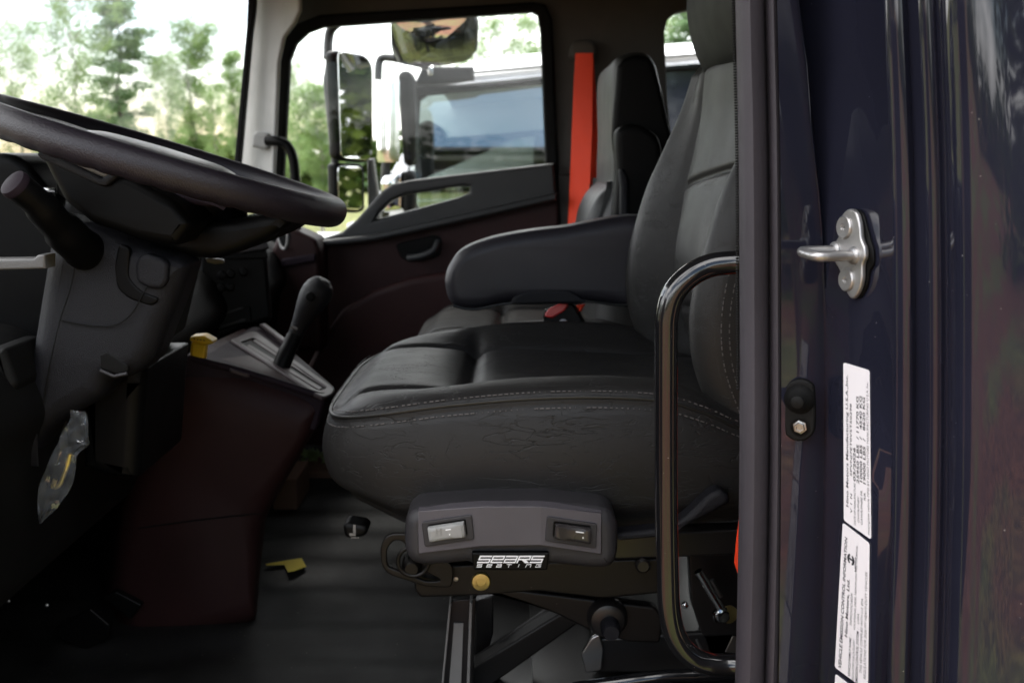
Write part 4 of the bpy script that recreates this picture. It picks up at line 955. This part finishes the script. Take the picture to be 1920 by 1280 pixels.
# ------------------------------------------------------------------ outside: neighbouring truck
wt = thing('parked_truck', 'white truck parked alongside, filling the passenger window behind chrome mirrors', 'truck', tuple(P(1000, 500, 5.2)))
YT = 5.0
def side_poly(name, px, m, Y=YT, th=.02, **k): return slab(name, px, Y, th, m, wt, k.pop('bevel', .012), **k)
body = [(770, 172), (800, 150), (890, 140), (1020, 126), (1330, 100), (1700, 78), (1700, 700), (640, 700), (650, 420), (760, 380), (776, 330)]
win1 = [(772, 396), (782, 300), (786, 190), (800, 178), (1020, 156), (1034, 162), (1044, 350), (1034, 366), (790, 400)]
win2 = [(1190, 135), (1205, 122), (1400, 106), (1420, 120), (1420, 290), (1400, 300), (1200, 300), (1190, 285)]
side_poly('door_side', body, M['white_paint'], holes=[win1, win2])
side_poly('far_side', [(p[0], p[1] + 12) for p in body], M['white_paint'], Y=7.1, holes=[[(700, 380), (770, 262), (1010, 240), (1030, 360), (1010, 372)]])
slabn('window', [(762, 410), (776, 176), (1044, 146), (1056, 380)], P(900, 200, YT + .015), Vector((0, -1, .13)), .01, M['truck_glass'], wt, .001)
slab('window', [(1180, 310), (1180, 120), (1430, 100), (1430, 310)], YT + .03, .01, M['navy_glass'], wt, .001)
slab('window_surround', [(758, 408), (774, 180), (792, 166), (1026, 150), (1044, 158), (1056, 372), (800, 410)], YT - .012, .02, M['black'], wt, .004, holes=[[(776, 394), (788, 190), (802, 180), (1018, 158), (1030, 166), (1040, 350), (1030, 362)]])
side_poly('drip_rail', [(772, 160), (900, 158), (1020, 146), (1330, 122), (1330, 126), (1020, 152), (900, 168), (800, 176), (772, 172)], M['black'], Y=YT - .05, th=.06, bevel=.01)
# roof: crowned shell across the truck
rows = []
for t in [k / 12 for k in range(13)]:
    y = YT - .02 + 2.15 * t; crown = 1 - abs(2 * t - 1) ** 3.2 * .98
    row = []
    for px, pt, pb in ((800, 150, 166), (815, 128, 164), (840, 105, 162), (880, 88, 158), (930, 80, 154), (1015, 72, 145), (1330, 50, 120), (1700, 30, 96)):
        a = P(px, pb, YT); b_ = P(px, pt, YT); row.append(Vector((a.x, y, a.z + (b_.z - a.z) * crown)))
    rows.append(row)
MB().grid(rows).build('roof', M['white_paint'], wt, ang=60)
side_poly('roof_moulding', [(880, 134), (1020, 121), (1330, 98), (1330, 103), (1020, 127), (880, 140)], M['strip'], Y=YT - .04, th=.03, bevel=.008)
side_poly('visor', [(776, 158), (790, 128), (806, 124), (888, 124), (889, 150), (850, 156), (800, 160)], M['black'], Y=YT - .20, th=.1, bevel=.02)
side_poly('marker_light', [(801, 126), (812, 124), (812, 142), (802, 142)], M['chrome'], Y=YT - .22, th=.03, bevel=.008)
side_poly('seat', [(780, 290), (784, 232), (800, 224), (824, 236), (834, 252), (832, 272), (812, 282), (800, 300)], M['black'], Y=6.6, th=.3, bevel=.05, r=6)
side_poly('seat', [(1000, 330), (1004, 250), (1020, 240), (1050, 260), (1050, 330)], M['black'], Y=6.2, th=.4, bevel=.05, r=6)
side_poly('inner_pillar', [(800, 268), (860, 262), (1040, 240), (1040, 250), (860, 276), (800, 284)], M['black'], Y=6.9, th=.1, bevel=.02)
MB().box(P(1200, 560, 6.1), (2.4, 2.0, .5)).build('chassis', M['rubber'], wt, bevel=.05)
MB().box(P(560, 560, 6.1), (1.6, 1.9, .7)).build('bonnet', M['white_paint'], wt, bevel=.15, seg=4)
for px in (520, 1500):
    MB().lathe(P(px, 640, 5.15), (0, 1, 0), [(.30, 0), (.47, .02), (.5, .06), (.5, .26), (.47, .30), (.1, .30)], 28).build('wheel', M['rubber'], wt)
tm = part('truck_mirror', wt)
slab('black_back', [(745, 140), (752, 132), (768, 132), (775, 145), (779, 230), (778, 300), (770, 314), (756, 308), (750, 240)], 4.45, .16, M['black'], tm, .03, r=8)
ch = []
for i in range(13):
    a = math.pi * i / 12
    ch.append([P(749 - 43 * math.sin(a) ** .7 * (.93 if j in (0, 6) else 1), y, 4.45 + .09 - .09 * math.cos(a)) for j, y in enumerate((152, 160, 180, 230, 275, 296, 304))])
MB().grid(ch).build('chrome_shell', M['chrome'], tm, ang=80)
slab('lower_shell', [(712, 340), (718, 328), (740, 322), (757, 321), (757, 395), (716, 400)], 4.45, .12, M['chrome'], tm, .04, r=8)
slab('lower_back', [(755, 322), (772, 320), (778, 332), (778, 396), (755, 400)], 4.45, .12, M['black'], tm, .02, r=6)
MB().tube(crom([P(800, 124, 4.75), P(760, 114, 4.5), P(722, 108, 4.5), P(711, 118, 4.5), P(709, 150, 4.5)], 6), .017, 12).build('arm', M['rail_trim'], tm)
MB().tube([P(725, 300, 4.5), P(722, 330, 4.5), P(722, 420, 4.6)], .02, 12).build('arm', M['rail_trim'], tm)
MB().tube([P(770, 380, 4.6), P(800, 420, 4.98)], .02, 12).build('arm', M['rail_trim'], tm)

# ------------------------------------------------------------------ trees
def tree_mesh(kind, seed):
    rg = random.Random(seed); tr = MB(); cr = MB(); Ht = 10.0
    bend = [Vector((rg.uniform(-.25, .25) * i / 5, rg.uniform(-.25, .25) * i / 5, Ht * i / 8)) for i in range(9)]
    tr.tube(crom(bend, 2), [max(.012, .13 * (1 - i / 16.5)) for i in range(17)], 8)
    def leafs(c, rad, n, ls, flat=.7):
        for _ in range(n):
            while True:
                d = Vector((rg.uniform(-1, 1), rg.uniform(-1, 1), rg.uniform(-1, 1)))
                if d.length < 1: break
            p = c + Vector((d.x * rad, d.y * rad, d.z * rad * flat)); q = Matrix.Rotation(rg.uniform(0, 6.28), 3, 'Z') @ Matrix.Rotation(rg.uniform(-1.3, 1.3), 3, 'X')
            s_ = ls * rg.uniform(.6, 1.3)
            cr.poly([p + q @ Vector(v) * s_ for v in ((-.5, 0, 0), (-.1, -.3, .05), (.5, 0, 0), (-.1, .3, .05))])
    nb_ = 34 if kind != 'pine' else 46
    for i in range(nb_):
        t = (.22 if kind == 'pine' else .28) + .72 * i / nb_ + rg.uniform(-.02, .02); z = Ht * min(t, .99)
        k = min(7, int(z / Ht * 8)); base = bend[k].lerp(bend[k + 1], z / Ht * 8 - k)
        a = i * 2.4 + rg.uniform(-.5, .5)
        if kind == 'pine': L = 2.5 * (1 - t) ** .75 * rg.uniform(.6, 1.15) + .25; rise = .02 * L
        elif kind == 'slim': L = 1.3 * math.sin(math.pi * min(1, (1.06 - t) / .85)) ** .7 * rg.uniform(.5, 1.1) + .15; rise = .55 * L
        else: L = 2.7 * math.sin(math.pi * min(1, (1.08 - t) / .88)) ** .8 * rg.uniform(.45, 1.15) + .2; rise = .45 * L
        end = base + Vector((math.cos(a) * L, math.sin(a) * L, rise)); mid = base.lerp(end, .5) + Vector((0, 0, .08 * L))
        tr.tube([base, mid, end], [.028, .018, .006], 5)
        for s_ in (.4, .62, .82, 1.0):
            if rg.random() < .2: continue
            c = base.lerp(end, s_) + Vector((rg.uniform(-.2, .2), rg.uniform(-.2, .2), rg.uniform(-.1, .2)))
            if kind == 'pine': leafs(c, .56, 105, .17, .42)
            else: leafs(c, .64 if kind != 'slim' else .48, 115, .15, .8)
    return tr, cr
protos = {}
def make_tree(kind, seed, loc, s, rz, label):
    if (kind, seed) not in protos:
        root = thing('tree', label, 'tree', (0, 0, 0), 'trees beyond the trucks')
        tr, cr = tree_mesh(kind, seed)
        tr.build('trunk', M['bark' if kind == 'pine' else 'bark_pale'], root, ang=80)
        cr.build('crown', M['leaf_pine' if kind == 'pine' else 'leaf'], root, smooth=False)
        protos[(kind, seed)] = root; r = root
    else:
        src = protos[(kind, seed)]; r = src.copy(); C.objects.link(r)
        for ch_ in list(src.children):
            c = ch_.copy(); C.objects.link(c); c.parent = r
    r['label'] = label; r.name = {'pine': 'pine_tree', 'slim': 'slender_tree', 'birch': 'birch_tree'}[kind]
    r.location = loc; r.scale = (s[0], s[0], s[1]); r.rotation_euler.z = rz
def tree_at(px, ytop, Y, kind, seed, wide, label):
    b = P(px, 294, Y); top = P(px, ytop, Y).z; h = top / 10.0
    make_tree(kind, seed, (b.x, Y, 0), (h * wide, h), random.uniform(0, 6), label)
T = [(232, -60, 30, 'pine', 1, .85, 'tallest green pine in the middle of the windshield view'),
     (150, -30, 27, 'birch', 2, .62, 'tall loose birch with a pale trunk, just ahead of the tallest pine'),
     (40, 62, 36, 'birch', 3, .80, 'rounded pale birch at the dashboard end of the windshield view'),
     (368, 50, 34, 'slim', 4, 1.1, 'slender tree with a narrow pointed top between the tall pine and the pillar'),
     (318, 120, 30, 'birch', 2, .55, 'short bushy birch at the foot of the tall pine'),
     (404, 185, 32, 'birch', 3, .55, 'low leafy birch just above the wheel, next to the pale pillar'),
     (446, 100, 42, 'slim', 5, .8, 'thin sparse tree half hidden by the windshield gasket'),
     (96, 190, 44, 'pine', 1, .9, 'small distant pine low behind the birches'),
     (-60, 40, 30, 'pine', 6, .8, 'pine cut by the picture edge above the dashboard hood'),
     (200, 215, 48, 'birch', 3, 1.0, 'distant low birch seen under the tall pine branches'),
     (560, 125, 26, 'birch', 2, .55, 'bright green birch beside the black assist grip'),
     (600, 165, 22, 'slim', 4, 1.2, 'narrow birch with bare pale trunk by the passenger mirror'),
     (650, 190, 34, 'pine', 6, .9, 'dark pine behind the tall passenger mirror'),
     (530, 215, 34, 'birch', 3, .8, 'leafy birch hugging the front edge of the passenger window'),
     (945, 44, 40, 'birch', 2, .9, 'round treetop showing over the white truck roof'),
     (1015, 52, 44, 'birch', 3, .9, 'treetop over the white truck roof, cut by the window frame'),
     (860, 60, 50, 'birch', 3, .9, 'treetop behind the convex mirror'),
     (1290, -20, 30, 'pine', 1, 1.0, 'dark pine over the truck roof in the small side window'),
     (1262, 8, 36, 'birch', 3, 1.2, 'full leafy crown beside the dark pine in the small side window')]
for a in T: tree_at(*a)
# woodland all round: far mass and the wood behind the camera that shows in mirrors and paint
rg = random.Random(5); wm = MB()
def mass(cx, cy, n, hmax, ls):
    for _ in range(n):
        a = rg.uniform(0, 6.28); rr = rg.random() ** .5 * 2.2; z = rg.random() ** .8 * hmax * (1 - .35 * rr / 2.2)
        p = Vector((cx + rr * math.cos(a), cy + rr * math.sin(a), z)); q = Matrix.Rotation(rg.uniform(0, 6.28), 3, 'Z') @ Matrix.Rotation(rg.uniform(-1.4, 1.4), 3, 'X'); s_ = ls * rg.uniform(.6, 1.4)
        wm.poly([p + q @ Vector(v) * s_ for v in ((-.5, 0, 0), (0, -.35, 0), (.5, 0, 0), (0, .35, 0))])
for i in range(34):
    mass(-34 + i * 2.4 + rg.uniform(-1, 1), 52 + rg.uniform(-3, 5), 900, rg.uniform(2.2, 4.2), .55)
for i in range(20): mass(26 + rg.uniform(0, 6), -4 + i * 2.1, 1500, rg.uniform(6, 10), .5)
for i in range(26): mass(-28 + i * 2.5, -26 - rg.uniform(0, 6), 420, rg.uniform(2, 4), .5)
for i in range(15): mass(4.5 + i * 1.3, -10 - rg.uniform(0, 4), 900, rg.uniform(8, 11), .4)
for i in range(10): mass(-32 - rg.uniform(0, 5), -16 + i * 3.2, 600, rg.uniform(4, 8), .5)
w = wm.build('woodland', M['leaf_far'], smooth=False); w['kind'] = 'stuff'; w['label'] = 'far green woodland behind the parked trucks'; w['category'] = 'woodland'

# ------------------------------------------------------------------ light
SUN_EL, SUN_AZ = R(52), R(25)          # sun over the far side of the trucks, behind thin cloud
world = bpy.data.worlds.new('World'); scene.world = world; world.use_nodes = True
nt = world.node_tree; N, L = nt.nodes, nt.links; N.clear()
out = N.new('ShaderNodeOutputWorld'); bg = N.new('ShaderNodeBackground'); bg.inputs['Strength'].default_value = .12
sky = N.new('ShaderNodeTexSky'); sky.sky_type = 'NISHITA'; sky.sun_disc = False; sky.sun_elevation = SUN_EL; sky.sun_rotation = R(335); sky.dust_density = 1.5
tc = N.new('ShaderNodeTexCoord'); mp = N.new('ShaderNodeMapping'); mp.inputs['Scale'].default_value = (1.0, 1.0, 2.6); mp.inputs['Location'].default_value = (.3, .1, .2)
nz = N.new('ShaderNodeTexNoise'); nz.inputs['Scale'].default_value = 2.3; nz.inputs['Detail'].default_value = 7; nz.inputs['Roughness'].default_value = .55
L.new(tc.outputs['Generated'], mp.inputs['Vector']); L.new(mp.outputs[0], nz.inputs['Vector'])
sx = N.new('ShaderNodeSeparateXYZ'); L.new(tc.outputs['Generated'], sx.inputs[0])
ad = N.new('ShaderNodeMath'); ad.operation = 'MULTIPLY_ADD'; ad.inputs[1].default_value = .03; L.new(sx.outputs['Y'], ad.inputs[0]); L.new(nz.outputs['Fac'], ad.inputs[2])
cr_ = N.new('ShaderNodeValToRGB'); cr_.color_ramp.elements[0].position = .40; cr_.color_ramp.elements[1].position = .54
dp_ = N.new('ShaderNodeVectorMath'); dp_.operation = 'DOT_PRODUCT'; dp_.inputs[1].default_value = (.05, -.955, .29); L.new(tc.outputs['Generated'], dp_.inputs[0])
ga = N.new('ShaderNodeMapRange'); ga.inputs['From Min'].default_value = .93; ga.inputs['From Max'].default_value = .99; ga.inputs['To Min'].default_value = 0; ga.inputs['To Max'].default_value = .13
L.new(dp_.outputs['Value'], ga.inputs['Value'])
su = N.new('ShaderNodeMath'); su.operation = 'SUBTRACT'; L.new(ad.outputs[0], su.inputs[0]); L.new(ga.outputs[0], su.inputs[1]); dq = N.new('ShaderNodeVectorMath'); dq.operation = 'DOT_PRODUCT'; dq.inputs[1].default_value = (-.42, .90, .13); L.new(tc.outputs['Generated'], dq.inputs[0])
gb = N.new('ShaderNodeMapRange'); gb.inputs['From Min'].default_value = .95; gb.inputs['From Max'].default_value = .995; gb.inputs['To Min'].default_value = 0; gb.inputs['To Max'].default_value = .12
L.new(dq.outputs['Value'], gb.inputs['Value'])
s2_ = N.new('ShaderNodeMath'); s2_.operation = 'SUBTRACT'; L.new(su.outputs[0], s2_.inputs[0]); L.new(gb.outputs[0], s2_.inputs[1]); L.new(s2_.outputs[0], cr_.inputs['Fac'])
mx = N.new('ShaderNodeMixRGB'); mx.inputs[2].default_value = (20.5, 20.2, 20.0, 1)
L.new(cr_.outputs['Color'], mx.inputs[0]); L.new(sky.outputs[0], mx.inputs[1]); L.new(mx.outputs[0], bg.inputs['Color']); L.new(bg.outputs[0], out.inputs['Surface'])
sl = bpy.data.lights.new('sun', 'SUN'); sl.energy = 1.5; sl.angle = R(14); sl.color = (1, .96, .9)
so = bpy.data.objects.new('sun', sl); C.objects.link(so)
dirv = Vector((-math.sin(SUN_AZ) * math.cos(SUN_EL), math.cos(SUN_AZ) * math.cos(SUN_EL), math.sin(SUN_EL)))
so.rotation_euler = (-dirv).to_track_quat('-Z', 'Y').to_euler(); so.location = (0, 0, 20)

# ------------------------------------------------------------------ camera and view
cd = bpy.data.cameras.new('camera'); cam = bpy.data.objects.new('camera', cd); C.objects.link(cam)
cam.location = EYE; cam.rotation_euler = (math.pi / 2 - PITCH, 0, 0)
cd.sensor_width = 36; cd.lens = 36 * FPX / 1920; cd.clip_start = .02; cd.clip_end = 1000
cd.dof.use_dof = True; cd.dof.focus_distance = 1.02; cd.dof.aperture_fstop = 8.0
scene.camera = cam
vs = scene.view_settings
scene.display_settings.display_device = 'sRGB'; vs.view_transform = 'Standard'; vs.look = 'None'; vs.gamma = 1; vs.exposure = 1.2; vs.use_curve_mapping = False
scene.render.engine = 'CYCLES'
cy = scene.cycles
cy.use_denoising = True; cy.max_bounces = 10; cy.transparent_max_bounces = 24; cy.diffuse_bounces = 5; cy.glossy_bounces = 6
cy.sample_clamp_indirect = 6; cy.caustics_reflective = False; cy.caustics_refractive = False
